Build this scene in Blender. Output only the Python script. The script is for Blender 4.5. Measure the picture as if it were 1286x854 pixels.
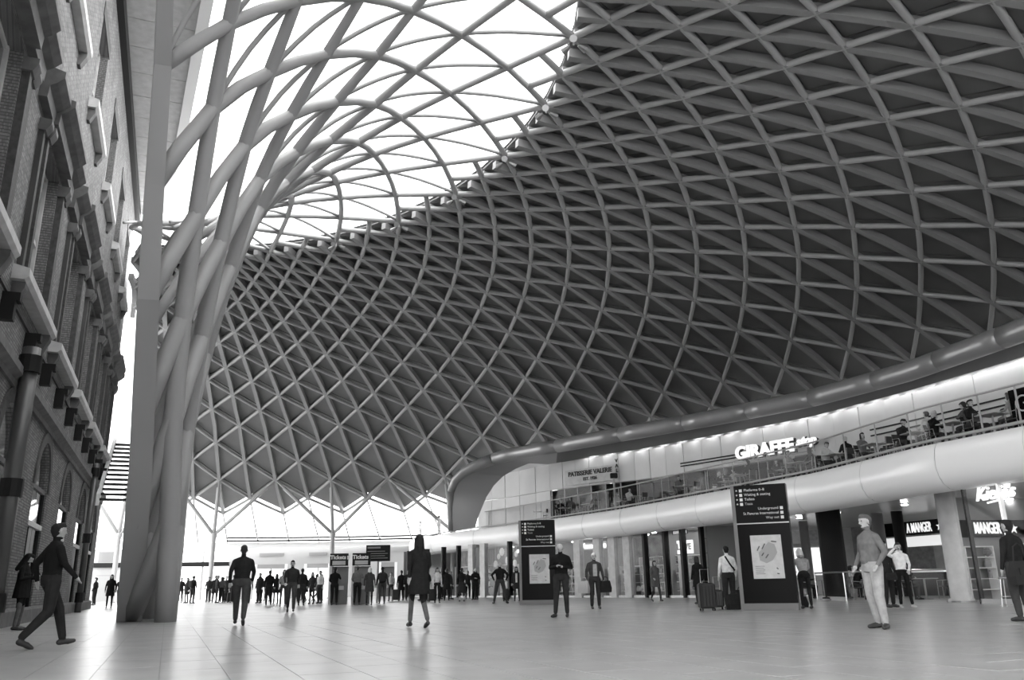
import bpy, bmesh, math, random
import numpy as np
from mathutils import Vector, Matrix
random.seed(7)
for o in list(bpy.data.objects): bpy.data.objects.remove(o, do_unlink=True)
scene = bpy.context.scene
COL = scene.collection
# ------------------------------------------------------------------ camera, sky, exposure
CF, CTH, CRO, CH = 1030.0, math.atan(308/1030.0), 0.0187, 0.77
cam_d = bpy.data.cameras.new('camera'); cam = bpy.data.objects.new('camera', cam_d); COL.objects.link(cam)
cam_d.sensor_width = 36.0; cam_d.sensor_fit = 'HORIZONTAL'; cam_d.lens = 36.0*CF/1286.0
cam_d.clip_start = 0.05; cam_d.clip_end = 2000
cam.matrix_world = Matrix.Translation((0, 0, CH)) @ Matrix.Rotation(math.pi/2+CTH, 4, 'X') @ Matrix.Rotation(-CRO, 4, 'Z')
scene.camera = cam
world = bpy.data.worlds.new('world'); scene.world = world; world.use_nodes = True
bg = world.node_tree.nodes['Background']; bg.inputs[0].default_value = (1, 1, 1, 1); bg.inputs[1].default_value = 1.0
vs = scene.view_settings; vs.view_transform = 'Standard'; vs.look = 'None'; vs.gamma = 1.0; vs.use_curve_mapping = False
vs.exposure = 2.5
# ------------------------------------------------------------------ helpers: frame of the photograph -> points of the place
_s, _c = math.sin(CTH), math.cos(CTH)
def ray(x, y):
    a, b = x-643.0, 427.0-y
    a, b = a*math.cos(CRO)+b*math.sin(CRO), -a*math.sin(CRO)+b*math.cos(CRO)
    return Vector((a, CF*_c-b*_s, CF*_s+b*_c))
CP = Vector((0, 0, CH))
def G(x, y, z): r = ray(x, y); return CP+r*((z-CH)/r.z)
def at(x, y, d): r = ray(x, y); return CP+r*(d/r.y)
def P(x, d, z=0.0):                       # floor point seen at image column x, d metres ahead
    p = at(x, 735-CRO*(x-643), d); p.z = z; return p
BETA = math.radians(22.2); WX = -3.75      # direction and offset of the brick facade
WD = Vector((-math.sin(BETA), math.cos(BETA), 0)); WN = Vector((math.cos(BETA), math.sin(BETA), 0))
def W(out, Y, z): return WN*(WX+out)+WD*Y+Vector((0, 0, z))
def lerp(tab, x):
    if x <= tab[0][0]: a, b = tab[0], tab[1]
    elif x >= tab[-1][0]: a, b = tab[-2], tab[-1]
    else:
        for a, b in zip(tab, tab[1:]):
            if a[0] <= x <= b[0]: break
    return a[1]+(b[1]-a[1])*(x-a[0])/(b[0]-a[0])
# ------------------------------------------------------------------ materials
MATS = {}
def mat(name, v=0.5, rough=0.6, metal=0.0, emit=0.0, bump=None, noise=0.0, nscale=4.0, spec=None):
    if name in MATS: return MATS[name]
    m = bpy.data.materials.new(name); m.use_nodes = True; nt = m.node_tree; b = nt.nodes['Principled BSDF']
    b.inputs['Base Color'].default_value = (v, v, v, 1); b.inputs['Roughness'].default_value = rough; b.inputs['Metallic'].default_value = metal
    if spec is not None: b.inputs['Specular IOR Level'].default_value = spec
    if emit: b.inputs['Emission Color'].default_value = (1, 1, 1, 1); b.inputs['Emission Strength'].default_value = emit
    if noise:
        tc = nt.nodes.new('ShaderNodeTexCoord'); n = nt.nodes.new('ShaderNodeTexNoise'); n.inputs['Scale'].default_value = nscale; n.inputs['Detail'].default_value = 5
        mr = nt.nodes.new('ShaderNodeMapRange'); mr.inputs['To Min'].default_value = max(0, v*(1-noise)); mr.inputs['To Max'].default_value = v*(1+noise)
        mr.inputs['From Min'].default_value = .3; mr.inputs['From Max'].default_value = .7
        nt.links.new(tc.outputs['Object'], n.inputs['Vector']); nt.links.new(n.outputs['Fac'], mr.inputs['Value']); nt.links.new(mr.outputs['Result'], b.inputs['Base Color'])
    MATS[name] = m; return m
def glass_mat(name, tint=0.9, gloss=0.08):
    m = bpy.data.materials.new(name); m.use_nodes = True; nt = m.node_tree; nt.nodes.clear()
    o = nt.nodes.new('ShaderNodeOutputMaterial'); mx = nt.nodes.new('ShaderNodeMixShader'); t = nt.nodes.new('ShaderNodeBsdfTransparent'); g = nt.nodes.new('ShaderNodeBsdfGlossy')
    lw = nt.nodes.new('ShaderNodeLayerWeight'); lw.inputs['Blend'].default_value = 0.5; pw = nt.nodes.new('ShaderNodeMath'); pw.operation = 'POWER'; pw.inputs[1].default_value = 4.0
    mr = nt.nodes.new('ShaderNodeMapRange'); mr.inputs['To Min'].default_value = gloss*.4; mr.inputs['To Max'].default_value = min(1, gloss*6)
    t.inputs[0].default_value = (tint, tint, tint, 1); g.inputs['Roughness'].default_value = 0.03
    nt.links.new(lw.outputs['Facing'], pw.inputs[0]); nt.links.new(pw.outputs[0], mr.inputs['Value']); nt.links.new(mr.outputs['Result'], mx.inputs[0]); nt.links.new(t.outputs[0], mx.inputs[1]); nt.links.new(g.outputs[0], mx.inputs[2]); nt.links.new(mx.outputs[0], o.inputs[0])
    MATS[name] = m; return m
def brick_mat(name, c1, c2, mortar, bw, bh, ms, bump, rough, offset=0.5):
    m = bpy.data.materials.new(name); m.use_nodes = True; nt = m.node_tree; b = nt.nodes['Principled BSDF']
    tc = nt.nodes.new('ShaderNodeTexCoord'); br = nt.nodes.new('ShaderNodeTexBrick')
    for k, v in (('Color1', c1), ('Color2', c2), ('Mortar', mortar)): br.inputs[k].default_value = (v, v, v, 1)
    br.inputs['Scale'].default_value = 1; br.inputs['Brick Width'].default_value = bw; br.inputs['Row Height'].default_value = bh; br.inputs['Mortar Size'].default_value = ms; br.offset = offset
    br.inputs['Mortar Smooth'].default_value = .2
    nz = nt.nodes.new('ShaderNodeTexNoise'); nz.inputs['Scale'].default_value = .9; nz.inputs['Detail'].default_value = 8
    mr = nt.nodes.new('ShaderNodeMapRange'); mr.inputs['From Min'].default_value = .3; mr.inputs['From Max'].default_value = .7; mr.inputs['To Min'].default_value = .75; mr.inputs['To Max'].default_value = 1.2
    mul = nt.nodes.new('ShaderNodeMix'); mul.data_type = 'RGBA'; mul.blend_type = 'MULTIPLY'; mul.inputs[0].default_value = 1
    bp = nt.nodes.new('ShaderNodeBump'); bp.inputs['Strength'].default_value = bump; bp.inputs['Distance'].default_value = .02; bp.invert = True
    L = nt.links.new; L(tc.outputs['UV'], br.inputs['Vector']); L(tc.outputs['Object'], nz.inputs['Vector']); L(nz.outputs['Fac'], mr.inputs['Value'])
    L(br.outputs['Color'], mul.inputs[6]); L(mr.outputs['Result'], mul.inputs[7]); L(mul.outputs[2], b.inputs['Base Color']); L(br.outputs['Fac'], bp.inputs['Height']); L(bp.outputs['Normal'], b.inputs['Normal'])
    b.inputs['Roughness'].default_value = rough; MATS[name] = m; return m
M_BRICK = brick_mat('yellow_stock_brick', .22, .12, .065, .225, .075, .010, .6, .85)
M_FLOOR = brick_mat('stone_paving', .42, .37, .26, 1.2, .6, .006, .15, .28)
M_PAVER = mat('stone_paver', .40, .28, noise=.12, nscale=1.5)
M_STEEL = mat('white_painted_steel', .36, .45); M_RIB = mat('grey_painted_rib', .25, .5); M_PANEL = mat('roof_panel_grey', .175, .6, noise=.08, nscale=.6)
M_WHITE = mat('white_render', .8, .5); M_GLOSSW = mat('glossy_white_cladding', .9, .22); M_OFFW = mat('pale_cladding', .58, .45, noise=.06, nscale=.7)
M_DARK = mat('black_powder_coat', .014, .5, spec=.2); M_BLACKG = mat('black_gloss', .004, .25, spec=.06); M_MID = mat('mid_grey_metal', .3, .35, .6); M_CHROME = mat('brushed_steel', .6, .28, 1.0)
M_STONE = mat('painted_stone', .5, .6, noise=.12, nscale=3); M_STONED = mat('weathered_stone', .12, .8, noise=.25, nscale=3); M_JAMB = mat('dark_gauged_brick', .06, .8, noise=.3, nscale=8)
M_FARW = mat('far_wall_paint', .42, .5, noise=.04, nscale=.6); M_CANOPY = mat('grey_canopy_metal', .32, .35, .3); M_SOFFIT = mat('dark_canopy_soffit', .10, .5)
M_LAMP = mat('lamp_diffuser', .9, .5, emit=4); M_LETTER = mat('lit_letter', .9, .5, emit=.12); M_WPRINT = mat('white_print', .75, .6); M_BPRINT = mat('black_print', .02, .6)
M_MAP = mat('map_poster', .55, .5, noise=.1, nscale=8); M_WOOD = mat('worn_wood', .28, .5, noise=.25, nscale=5); M_RUBBER = mat('black_rubber', .02, .7)
M_GLASS = glass_mat('roof_glass', .93, .06); M_SHOPG = glass_mat('shop_glass', .9, .03); M_BALG = glass_mat('balustrade_glass', .85, .03); M_OLDG = glass_mat('old_window_glass', .5, .35)
# ------------------------------------------------------------------ mesh building
class MB:
    def __init__(s): s.v = []; s.f = []
    def add(s, vs, fs):
        n = len(s.v); s.v += [tuple(v) for v in vs]; s.f += [tuple(i+n for i in f) for f in fs]; return s
    def box(s, o, ex, ey, ez):                      # corner + three edge vectors
        o, ex, ey, ez = Vector(o), Vector(ex), Vector(ey), Vector(ez)
        v = [o, o+ex, o+ex+ey, o+ey, o+ez, o+ex+ez, o+ex+ey+ez, o+ey+ez]
        return s.add(v, [(0, 3, 2, 1), (4, 5, 6, 7), (0, 1, 5, 4), (1, 2, 6, 5), (2, 3, 7, 6), (3, 0, 4, 7)])
    def cbox(s, c, sx, sy, sz): return s.box((c[0]-sx/2, c[1]-sy/2, c[2]-sz/2), (sx, 0, 0), (0, sy, 0), (0, 0, sz))
    def bbox(s, c, sx, sy, sz, b):                  # box with chamfered vertical and horizontal edges
        x, y, z = sx/2, sy/2, sz/2; pts = []
        for zz, i in ((-z, b), (-z+b, 0), (z-b, 0), (z, b)):
            X, Y = x-i, y-i
            pts += [(c[0]+q[0], c[1]+q[1], c[2]+zz) for q in ((-X+b, -Y), (X-b, -Y), (X, -Y+b), (X, Y-b), (X-b, Y), (-X+b, Y), (-X, Y-b), (-X, -Y+b))]
        fs = [tuple(range(7, -1, -1)), tuple(range(24, 32))]
        for r in range(3):
            for i in range(8): j = (i+1) % 8; fs.append((r*8+i, r*8+j, r*8+8+j, r*8+8+i))
        return s.add(pts, fs)
    def tube(s, pts, rad, n=8, caps=True):
        pts = [Vector(p) for p in pts]; N = len(pts); rad = rad if hasattr(rad, '__len__') else [rad]*N
        T = [(pts[min(i+1, N-1)]-pts[max(i-1, 0)]).normalized() for i in range(N)]
        u = T[0].cross(Vector((0, 0, 1)));
        if u.length < 1e-3: u = T[0].cross(Vector((1, 0, 0)))
        u.normalize(); vs = []
        for p, t, r in zip(pts, T, rad):
            u = (u-t*u.dot(t)).normalized(); w = t.cross(u)
            vs += [p+(u*math.cos(2*math.pi*k/n)+w*math.sin(2*math.pi*k/n))*r for k in range(n)]
        fs = [(i*n+k, i*n+(k+1) % n, (i+1)*n+(k+1) % n, (i+1)*n+k) for i in range(N-1) for k in range(n)]
        if caps: fs += [tuple(range(n-1, -1, -1)), tuple((N-1)*n+k for k in range(n))]
        return s.add(vs, fs)
    def strip(s, pts, ups, w, h):                   # rectangular bar swept along pts; ups = local outward direction; w/h may be lists
        pts = [Vector(p) for p in pts]; N = len(pts); vs = []
        w = w if hasattr(w, '__len__') else [w]*N; h = h if hasattr(h, '__len__') else [h]*N
        for i in range(N):
            t = (pts[min(i+1, N-1)]-pts[max(i-1, 0)]).normalized(); u = Vector(ups[i]); u = (u-t*u.dot(t)).normalized(); r = t.cross(u)
            vs += [pts[i]+r*a*w[i]/2+u*b*h[i]/2 for a, b in ((-1, -1), (1, -1), (1, 1), (-1, 1))]
        fs = [(i*4+k, i*4+(k+1) % 4, i*4+4+(k+1) % 4, i*4+4+k) for i in range(N-1) for k in range(4)]+[(3, 2, 1, 0), tuple(N*4-4+k for k in range(4))]
        return s.add(vs, fs)
    def loft(s, rings, close=True, caps=True):
        n = len(rings[0]); vs = [p for r in rings for p in r]; m = n if close else n-1
        fs = [(i*n+k, i*n+(k+1) % n, (i+1)*n+(k+1) % n, (i+1)*n+k) for i in range(len(rings)-1) for k in range(m)]
        if caps and close: fs += [tuple(range(n-1, -1, -1)), tuple((len(rings)-1)*n+k for k in range(n))]
        return s.add(vs, fs)
    def prism(s, poly, ext):                        # polygon (3d) extruded by vector
        n = len(poly); e = Vector(ext); a = [Vector(p) for p in poly]
        return s.add(a+[p+e for p in a], [tuple(range(n-1, -1, -1)), tuple(range(n, 2*n))]+[(i, (i+1) % n, n+(i+1) % n, n+i) for i in range(n)])
    def lathe(s, c, prof, n=16):                    # prof: (radius, z)
        return s.loft([[(c[0]+r*math.cos(2*math.pi*k/n), c[1]+r*math.sin(2*math.pi*k/n), c[2]+z) for k in range(n)] for r, z in prof])
    def mesh(s, name, smooth=False):
        me = bpy.data.meshes.new(name); me.from_pydata(s.v, [], s.f); me.update()
        if smooth: me.polygons.foreach_set('use_smooth', [True]*len(me.polygons)); me.update()
        return me
    def build(s, name, m, parent=None, smooth=False, loc=None, rz=0.0):
        return link(name, s.mesh(name, smooth), m, parent, loc, rz)
def link(name, me, m=None, parent=None, loc=None, rz=0.0):
    o = bpy.data.objects.new(name, me); COL.objects.link(o)
    if m is not None and me is not None and not me.materials: me.materials.append(m)
    if loc is not None: o.location = loc
    if rz: o.rotation_euler = (0, 0, rz)
    if parent is not None: o.parent = parent
    return o
def empty(name, loc=(0, 0, 0), rz=0.0):
    o = bpy.data.objects.new(name, None); COL.objects.link(o); o.location = loc; o.rotation_euler = (0, 0, rz); o.empty_display_size = .1; return o
def tag(o, label=None, cat=None, group=None, kind=None):
    if label: o['label'] = label
    if cat: o['category'] = cat
    if group: o['group'] = group
    if kind: o['kind'] = kind
    return o
def copy_tree(o, parent=None, loc=None, rz=None):
    c = o.copy(); COL.objects.link(c)
    if parent is not None: c.parent = parent
    if loc is not None: c.location = loc
    if rz is not None: c.rotation_euler = (0, 0, rz)
    for ch in o.children: copy_tree(ch, c)
    return c
def text_mesh(body, size, ext=0.02, font_shear=0.0, bold=0.0, align='CENTER', space=1.0):
    cu = bpy.data.curves.new('t', 'FONT'); cu.body = body; cu.size = size; cu.extrude = ext; cu.align_x = align; cu.align_y = 'CENTER'; cu.resolution_u = 3; cu.shear = font_shear; cu.offset = bold; cu.space_character = space
    o = bpy.data.objects.new('t', cu); COL.objects.link(o); dg = bpy.context.evaluated_depsgraph_get(); me = bpy.data.meshes.new_from_object(o.evaluated_get(dg)); bpy.data.objects.remove(o); return me
def place_text(name, body, size, m, parent, org, right, up, xs=1.0, **k):   # right/up: world directions of the writing; xs condenses it
    me = text_mesh(body, size, **k); me.transform(Matrix.Diagonal((xs, 1, 1, 1))); r = Vector(right).normalized(); u = Vector(up); u = (u-r*u.dot(r)).normalized(); n = r.cross(u)
    mx = Matrix(((r.x, u.x, n.x, org[0]), (r.y, u.y, n.y, org[1]), (r.z, u.z, n.z, org[2]), (0, 0, 0, 1))); me.transform(mx)
    return link(name, me, m, parent)
# ------------------------------------------------------------------ diagrid roof: one surface of revolution round the funnel, lattice of meridians and two spirals
FX, FY = -17.49, 20.41
DK = list(range(21))+[22, 24, 26, 28, 30, 32, 34, 36, 38, 40, 42, 44]
DR = [54.33, 51.6, 48.87, 46.49, 44.23, 42.11, 40.07, 38.14, 36.29, 34.54, 32.87, 31.27, 29.74, 28.27, 26.89, 25.55, 24.29, 23.06, 21.93, 20.85, 19.83, 17.91, 16.21, 14.78, 13.57, 12.27, 11.06, 10.1, 9.36, 8.85]
DZ = [7.22, 8.27, 9.49, 10.72, 11.83, 12.81, 13.62, 14.32, 14.92, 15.44, 15.89, 16.26, 16.58, 16.83, 17.06, 17.22, 17.37, 17.5, 17.58, 17.65, 17.73, 17.76, 17.59, 17.24, 16.68, 15.75, 14.42, 12.77, 10.22, 7.67]
DA = [-6.97, -5.02, -2.87, -0.63, 1.62, 3.95, 6.39, 8.94, 11.5, 14.09, 16.82, 19.73, 22.62, 25.56, 28.46, 31.43, 34.32, 37.27, 40.21, 43.14, 46.05, 48.93, 51.88, 54.77, 57.69, 60.56, 63.43, 66.23, 69.08, 71.96, 74.86, 77.73, 80.67, 83.55, 86.48, 89.25, 92.02, 94.76, 97.48, 100.2, 102.95, 105.72]
DS = [0.9672, 0.9742, 0.9808, 0.9864, 0.9908, 0.9945, 0.9976, 1.0003, 1.0028, 1.0051, 1.0072, 1.0087, 1.0096, 1.0103, 1.0102, 1.0096, 1.0096, 1.0094, 1.0092, 1.0088, 1.0092, 1.009, 1.0085, 1.0079, 1.0068, 1.0058, 1.0054, 1.0046, 1.0039, 1.003, 1.0017, 1.0005, 0.9994, 0.998, 0.9962, 0.9957, 0.9949, 0.9937, 0.9914, 0.9894, 0.9886, 0.9884]
DT = [-4.21, -3.91, -3.55, -3.21, -2.87, -2.45, -2.17, -1.76, -1.34, -0.98, -0.56, -0.03, 0.56, 1.17, 1.89, 2.68, 3.32, 3.65, 3.74, 3.65, 3.42, 3.1, 2.72, 2.31, 1.87, 1.43, 0.98, 0.53, 0.09, -0.36]
DR += [8.55, 8.5, 8.5]; DZ += [5.1, 2.55, 0.0]; DT += [-.8, -1.2, -1.6]
_cache = {}
COLUMN = []
def colpt(z):
    for p, q in zip(COLUMN, COLUMN[1:]):
        if q.z <= z <= p.z: return q.lerp(p, (z-q.z)/(p.z-q.z))
    return COLUMN[-1]
def node(m, k, off=0.0):
    key = (m, k, off)
    if key in _cache: return _cache[key]
    r = float(np.interp(k, DK, DR)); z = float(np.interp(k, DK, DZ)); t = float(np.interp(k, DK, DT))
    if m < 0: a = DA[0]+1.95*m
    elif m > 41: a = DA[41]+2.8*(m-41)
    else: a = float(np.interp(m, range(42), DA))
    s = float(np.interp(m, range(42), DS)); w = min(1, max(0, (11-m)/11))**1.5
    a = math.radians(a+w*t); r *= s
    if COLUMN and m+k == 77 and k >= 36: v = colpt(z); _cache[key] = v; return v
    if off:
        k0, k1 = max(0, k-1), min(44, k+1); dr = float(np.interp(k1, DK, DR)-np.interp(k0, DK, DR)); dz = float(np.interp(k1, DK, DZ)-np.interp(k0, DK, DZ)); L = math.hypot(dr, dz)
        nr, nz = dz/L, -dr/L
        r += nr*off; z += nz*off
    v = Vector((FX+r*math.sin(a), FY+r*math.cos(a), z)); _cache[key] = v; return v
MLO, MHI = -4, 57
def ok(m, k): return MLO <= m <= MHI and not (m+k > 77 and k >= 30) and not (k >= 30 and node(m, k).dot(WN) < -1.5) and node(m, k).dot(WN) > WX+.25
def inview(p, marg=60):
    q = p-CP; d = q.y*_c+q.z*_s
    if d < .5: return None
    a, b = CF*q.x/d, CF*(q.z*_c-q.y*_s)/d
    x, y = 643+a*math.cos(CRO)-b*math.sin(CRO), 427-(a*math.sin(CRO)+b*math.cos(CRO))
    return (x, y) if -marg < x < 1286+marg and -marg < y < 854+marg else None
roof = tag(empty('dome_roof', (FX, FY, 0)), 'vast half-dome diagrid roof of pale steel tubes rising from the funnel columns', 'roof', kind='structure')
ROOT_INV = Vector((-FX, -FY, 0))
def rb(mb, name, m, smooth=False):
    mb.v = [(x-FX, y-FY, z) for x, y, z in mb.v]; return mb.build(name, m, roof, smooth)
def trad(k):
    return float(np.interp(k, [0, 20, 24, 30, 34, 38, 44], [.115, .125, .115, .16, .20, .235, .28]))
def smooth_line(keys, sub=2, off=0.0):
    pts = [node(m, k, off) for m, k in keys]; ks = [k for m, k in keys]
    if len(pts) < 3: return pts, ks
    P_, K_ = [], []
    for i in range(len(pts)-1):
        p0, p1, p2, p3 = pts[max(i-1, 0)], pts[i], pts[i+1], pts[min(i+2, len(pts)-1)]
        for j in range(sub):
            t = j/sub; P_.append(.5*((2*p1)+(p2-p0)*t+(2*p0-5*p1+4*p2-p3)*t*t+(3*p1-p0-3*p2+p3)*t**3)); K_.append(ks[i]+(ks[i+1]-ks[i])*t)
    return P_+[pts[-1]], K_+[ks[-1]]
def runs(keys):
    cur = []
    for q in keys:
        if ok(*q): cur.append(q)
        else:
            if len(cur) > 1: yield cur
            cur = []
    if len(cur) > 1: yield cur
COLUMN_PTS = [node(77-k, k) for k in (30, 32, 34, 36, 38)]; _b = G(162, 780, 0); COLUMN_PTS += [at(176.5, 590, (COLUMN_PTS[4].y+_b.y)/2), _b]
COLUMN += COLUMN_PTS; _cache.clear()
for fam in (1, -1):                                  # two spiral families of tubes
    for c in range(-70, 110):
        if c % 2 == 0: continue
        full = (c % 4 == 1); ks = list(range(0, 21))+(list(range(22, 45, 2)) if full else [21])
        if full: keys = [((c+k) if fam == 1 else (c-k), k) for k in ks]
        else: keys = [((c+k) if fam == 1 else (c-k), k) for k in ks]
        for run in runs(keys):
            if fam == -1 and c == 77: run = [q for q in run if q[1] <= 30]
            if len(run) < 2 or not any(inview(node(*q), 900) for q in run): continue
            pts, kk = smooth_line(run)
            rb(MB().tube(pts, [trad(k) for k in kk], 8), 'spiral_tube', M_STEEL, True)
for m in range(MLO, MHI+1):                          # deep meridian ribs behind the tubes
    keys = [(m, k) for k in range(0 if m % 2 else 1, 22) if True]
    for run in runs(keys):
        run = [q for q in run if q[1] <= 20]
        if len(run) < 2: continue
        pts, kk = smooth_line(run, 1, .06); ups = [(node(m_, k_, 1.0)-node(m_, k_)) for m_, k_ in run]
        rb(MB().strip(pts, ups, .26, .34), 'meridian_rib', M_RIB)
for m in range(MLO, MHI+1):                          # slim curved glazing bars in the glazed ring
    if m % 2 == 0: continue
    k0 = 20 if m % 4 == 1 else 22
    keys = [(m, k) for k in range(k0, 35, 2)]
    while len(keys) > 1 and (keys[-1][1]-k0) % 4: keys.pop()
    for run in runs(keys):
        pts, kk = smooth_line(run, 3, .05); rb(MB().tube(pts, .075, 6), 'glazing_bar', M_STEEL, True)
# box section edge column of the funnel
pts = COLUMN_PTS
box_col = rb(MB().strip(pts, [Vector((-q.x, -q.y, 0)).normalized() for q in pts], [.30, .33, .38, .43, .49, .57, .66], [.3, .33, .38, .42, .46, .5, .55]), 'edge_column', M_STEEL)
# ceiling panels
tris = []
for m in range(MLO, MHI+1):
    for k in range(0, 19):
        if (m+k) % 2 == 0: continue
        for s in (1, -1): tris.append(((m, k), (m, k+2), (m+s, k+1)))
    if (m+19) % 2: tris.append(((m, 19), (m-1, 20), (m+1, 20)))
tris = [t for t in tris if all(ok(*q) for q in t)]
def tri_pts(t, off, shrink):
    p = [node(m, k, off) for m, k in t]; c = (p[0]+p[1]+p[2])/3; return [c+(q-c)*shrink for q in p]
scored = []
for t in tris:
    p = tri_pts(t, .35, 1); uv = [inview(q, 30) for q in p]
    if any(u is None for u in uv): scored.append((0, t)); continue
    a = abs((uv[1][0]-uv[0][0])*(uv[2][1]-uv[0][1])-(uv[2][0]-uv[0][0])*(uv[1][1]-uv[0][1]))
    cx, cy = sum(u[0] for u in uv)/3, sum(u[1] for u in uv)/3
    hid = (cx > 570 and cy > lerp([(570, 590), (760, 540), (1020, 490), (1286, 405)], cx)) or cx < 150 or cy < 0 or cx > 1286
    scored.append((0 if hid else a, t))
scored.sort(key=lambda q: -q[0])
def panel_prism(mb, t):
    p = tri_pts(t, .32, .965); nrm = (p[1]-p[0]).cross(p[2]-p[0]).normalized()
    if nrm.z < 0: nrm = -nrm
    return mb.prism(p, nrm*.06)
for a, t in scored[:300]: rb(panel_prism(MB(), t), 'ceiling_panel', M_PANEL)
mb = MB()
for a, t in scored[300:]: panel_prism(mb, t)
tag(rb(mb, 'ceiling_panel_field', M_PANEL), kind='stuff')
mb = MB()
for t in tris: mb.add(tri_pts(t, .5, 1.002), [(0, 1, 2)])
tag(rb(mb, 'light_leak_backing', mat('leak_backing_grey', .25, .6)), kind='stuff')  # unseen backing added above the panels to stop light leaking through their gaps
# glass panes of the ring round the funnel
for m in range(MLO, MHI+1):
    for k in range(20, 35, 2):
        if (m-k) % 4 != 1 or (m+k) % 4 != 1: continue
        T = []
        if k+4 <= 34: T += [((m, k), (m, k+4), (m+2, k+2)), ((m, k), (m, k+4), (m-2, k+2))]
        if k == 20: T.append(((m, 20), (m+4, 20), (m+2, 22)))
        for t in T:
            if all(ok(*q) for q in t) and any(inview(node(*q), 300) for q in t):
                mid = [(t[i][0]/2+t[(i+1) % 3][0]/2, t[i][1]/2+t[(i+1) % 3][1]/2) for i in range(3)]
                six = [t[0], mid[0], t[1], mid[1], t[2], mid[2]]
                rb(MB().add([node(a_, b_, .16) for a_, b_ in six], [(0, 1, 5), (1, 2, 3), (3, 4, 5), (1, 3, 5)]), 'glass_pane', M_GLASS)
ORD = ['first', 'second', 'third', 'fourth', 'fifth', 'sixth', 'seventh', 'eighth', 'ninth', 'tenth', 'eleventh', 'twelfth', 'thirteenth', 'fourteenth']
# louvred glazing and blinds above the glass ring edge: white service gantry rails seen through the glass
for m in range(13, 50, 4):
    if not ok(m, 21): continue
    p = node(m, 20); d = (node(m, 19)-node(m, 21)).normalized(); q = p-Vector((0, 0, .22))
    f = empty('floodlight_cluster', q); tag(f, 'small floodlight cluster on the glazed roof edge, %s from the far end' % ORD[(m-13)//4], 'floodlight', 'floodlights along the glazed edge of the roof')
    MB().tube([(0, 0, .2), (0, 0, -.1)], .04, 6).build('bracket', M_MID, f)
    for a in range(3):
        v = Vector((math.cos(a*2.1+.4), math.sin(a*2.1+.4), -.35))*.32
        MB().tube([v*.5, v, v*1.35], [.05, .1, .13], 8).build('lamp_head', M_MID, f)
# perimeter glazing under the zigzag edge, eave beam
eave = tag(empty('perimeter_glazing', (FX, FY, 0)), 'sloping band of clear glass below the zigzag edge of the dome', 'glazing', kind='structure')
def eb(mb, name, m, smooth=False):
    mb.v = [(x-FX, y-FY, z) for x, y, z in mb.v]; return mb.build(name, m, eave, smooth)
def eavept(m, z=4.9, dr=3.0):
    p = node(m, 0); d = Vector((p.x-FX, p.y-FY, 0)).normalized(); r = 54.33*float(np.interp(m, range(42), DS))+dr; return Vector((FX, FY, 0))+d*r+Vector((0, 0, z))
for m in range(MLO, MHI):
    a = node(m, 0 if m % 2 else 1); b = node(m+1, 0 if (m+1) % 2 else 1); c, d = eavept(m), eavept(m+1)
    if a.dot(WN) < WX or b.dot(WN) < WX: continue
    eb(MB().add([a, b, d, c], [(0, 1, 2, 3)]), 'glass_pane', M_GLASS)
    eb(MB().tube([a, c], .07, 6), 'mullion', M_STEEL)
    eb(MB().tube([a, b], .10, 6), 'edge_trim', M_WHITE)
    eb(MB().tube([c.lerp(a, .45), d.lerp(b, .2)] if m % 2 else [c.lerp(a, .2), d.lerp(b, .45)], .04, 5), 'tie_rod', M_STEEL)
    ups = [(0, 0, 1)]*2
    eb(MB().strip([eavept(m, 4.62), eavept(m+1, 4.62)], ups, .35, .5), 'eave_beam', M_WHITE)
    if m > 0:
        for zz in (5.02, 5.28): eb(MB().strip([eavept(m, zz, 2.6), eavept(m+1, zz, 2.6)], ups, .12, .15), 'louvre_blade', M_DARK)
# branching perimeter columns
for i, m in enumerate((-3, 1, 5, 9)):
    base = eavept(m, 0, -3.2) 
    t = tag(empty('branching_column', base), 'white steel column splitting into three branches, %s from the brick wall' % ['first', 'second', 'third', 'fourth'][i], 'column', 'branching columns along the far wall')
    MB().lathe((0, 0, 0), [(.30, 0), (.30, .06), (.19, .08), (.19, 4.9), (.26, 5.1), (.26, 5.35), (.1, 5.5)], 16).build('trunk', M_STEEL, t, True)
    for dm in (-2, 0, 2):
        e = node(m+dm, 2)-base; s0 = Vector((0, 0, 5.2)); dirv = (e-s0)
        MB().tube([s0, s0+dirv*.08, s0+dirv*.85, s0+dirv*.86, s0+dirv*.985], [.10, .15, .15, .07, .07], 10).build('branch', M_STEEL, t, True)
# ------------------------------------------------------------------ floor
def uv_from(o, fn):
    me = o.data; uv = me.uv_layers.new(name='uv')
    for l in me.loops:
        v = me.vertices[l.vertex_index].co; uv.data[l.index].uv = fn(v)
fl = MB()
NF = 72
ring = [Vector((FX+59*math.sin(a), FY+59*math.cos(a), -.004)) for a in [2*math.pi*i/NF for i in range(NF)]]
fl.add(ring, [tuple(range(NF-1, -1, -1))]); floor = fl.build('floor', M_FLOOR)
tag(floor, 'pale stone paved concourse floor with fine joints', 'floor', kind='structure')
uv_from(floor, lambda v: (v.dot(WD)+.0, v.dot(WN)))
cand = []
for j in range(-14, 30):
    for i in range(0, 20):
        Y = i*1.2+(.6 if j % 2 else 0); X = j*.6
        c = WN*(X+.3)+WD*(Y+.6); uvp = inview(Vector((c.x, c.y, 0)), 20)
        if uvp and c.dot(WN) > WX+.4: cand.append((c.y, X, Y))
cand.sort()
for cy, X, Y in cand[:300]:
    g = .005; h = .004+random.uniform(-.0012, .0004)
    o = WN*(X+g)+WD*(Y+g)+Vector((0, 0, -.0035)); MB().box(o, WN*(.6-2*g), WD*(1.2-2*g), (0, 0, h)).build('paver', M_PAVER, floor)
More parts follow.
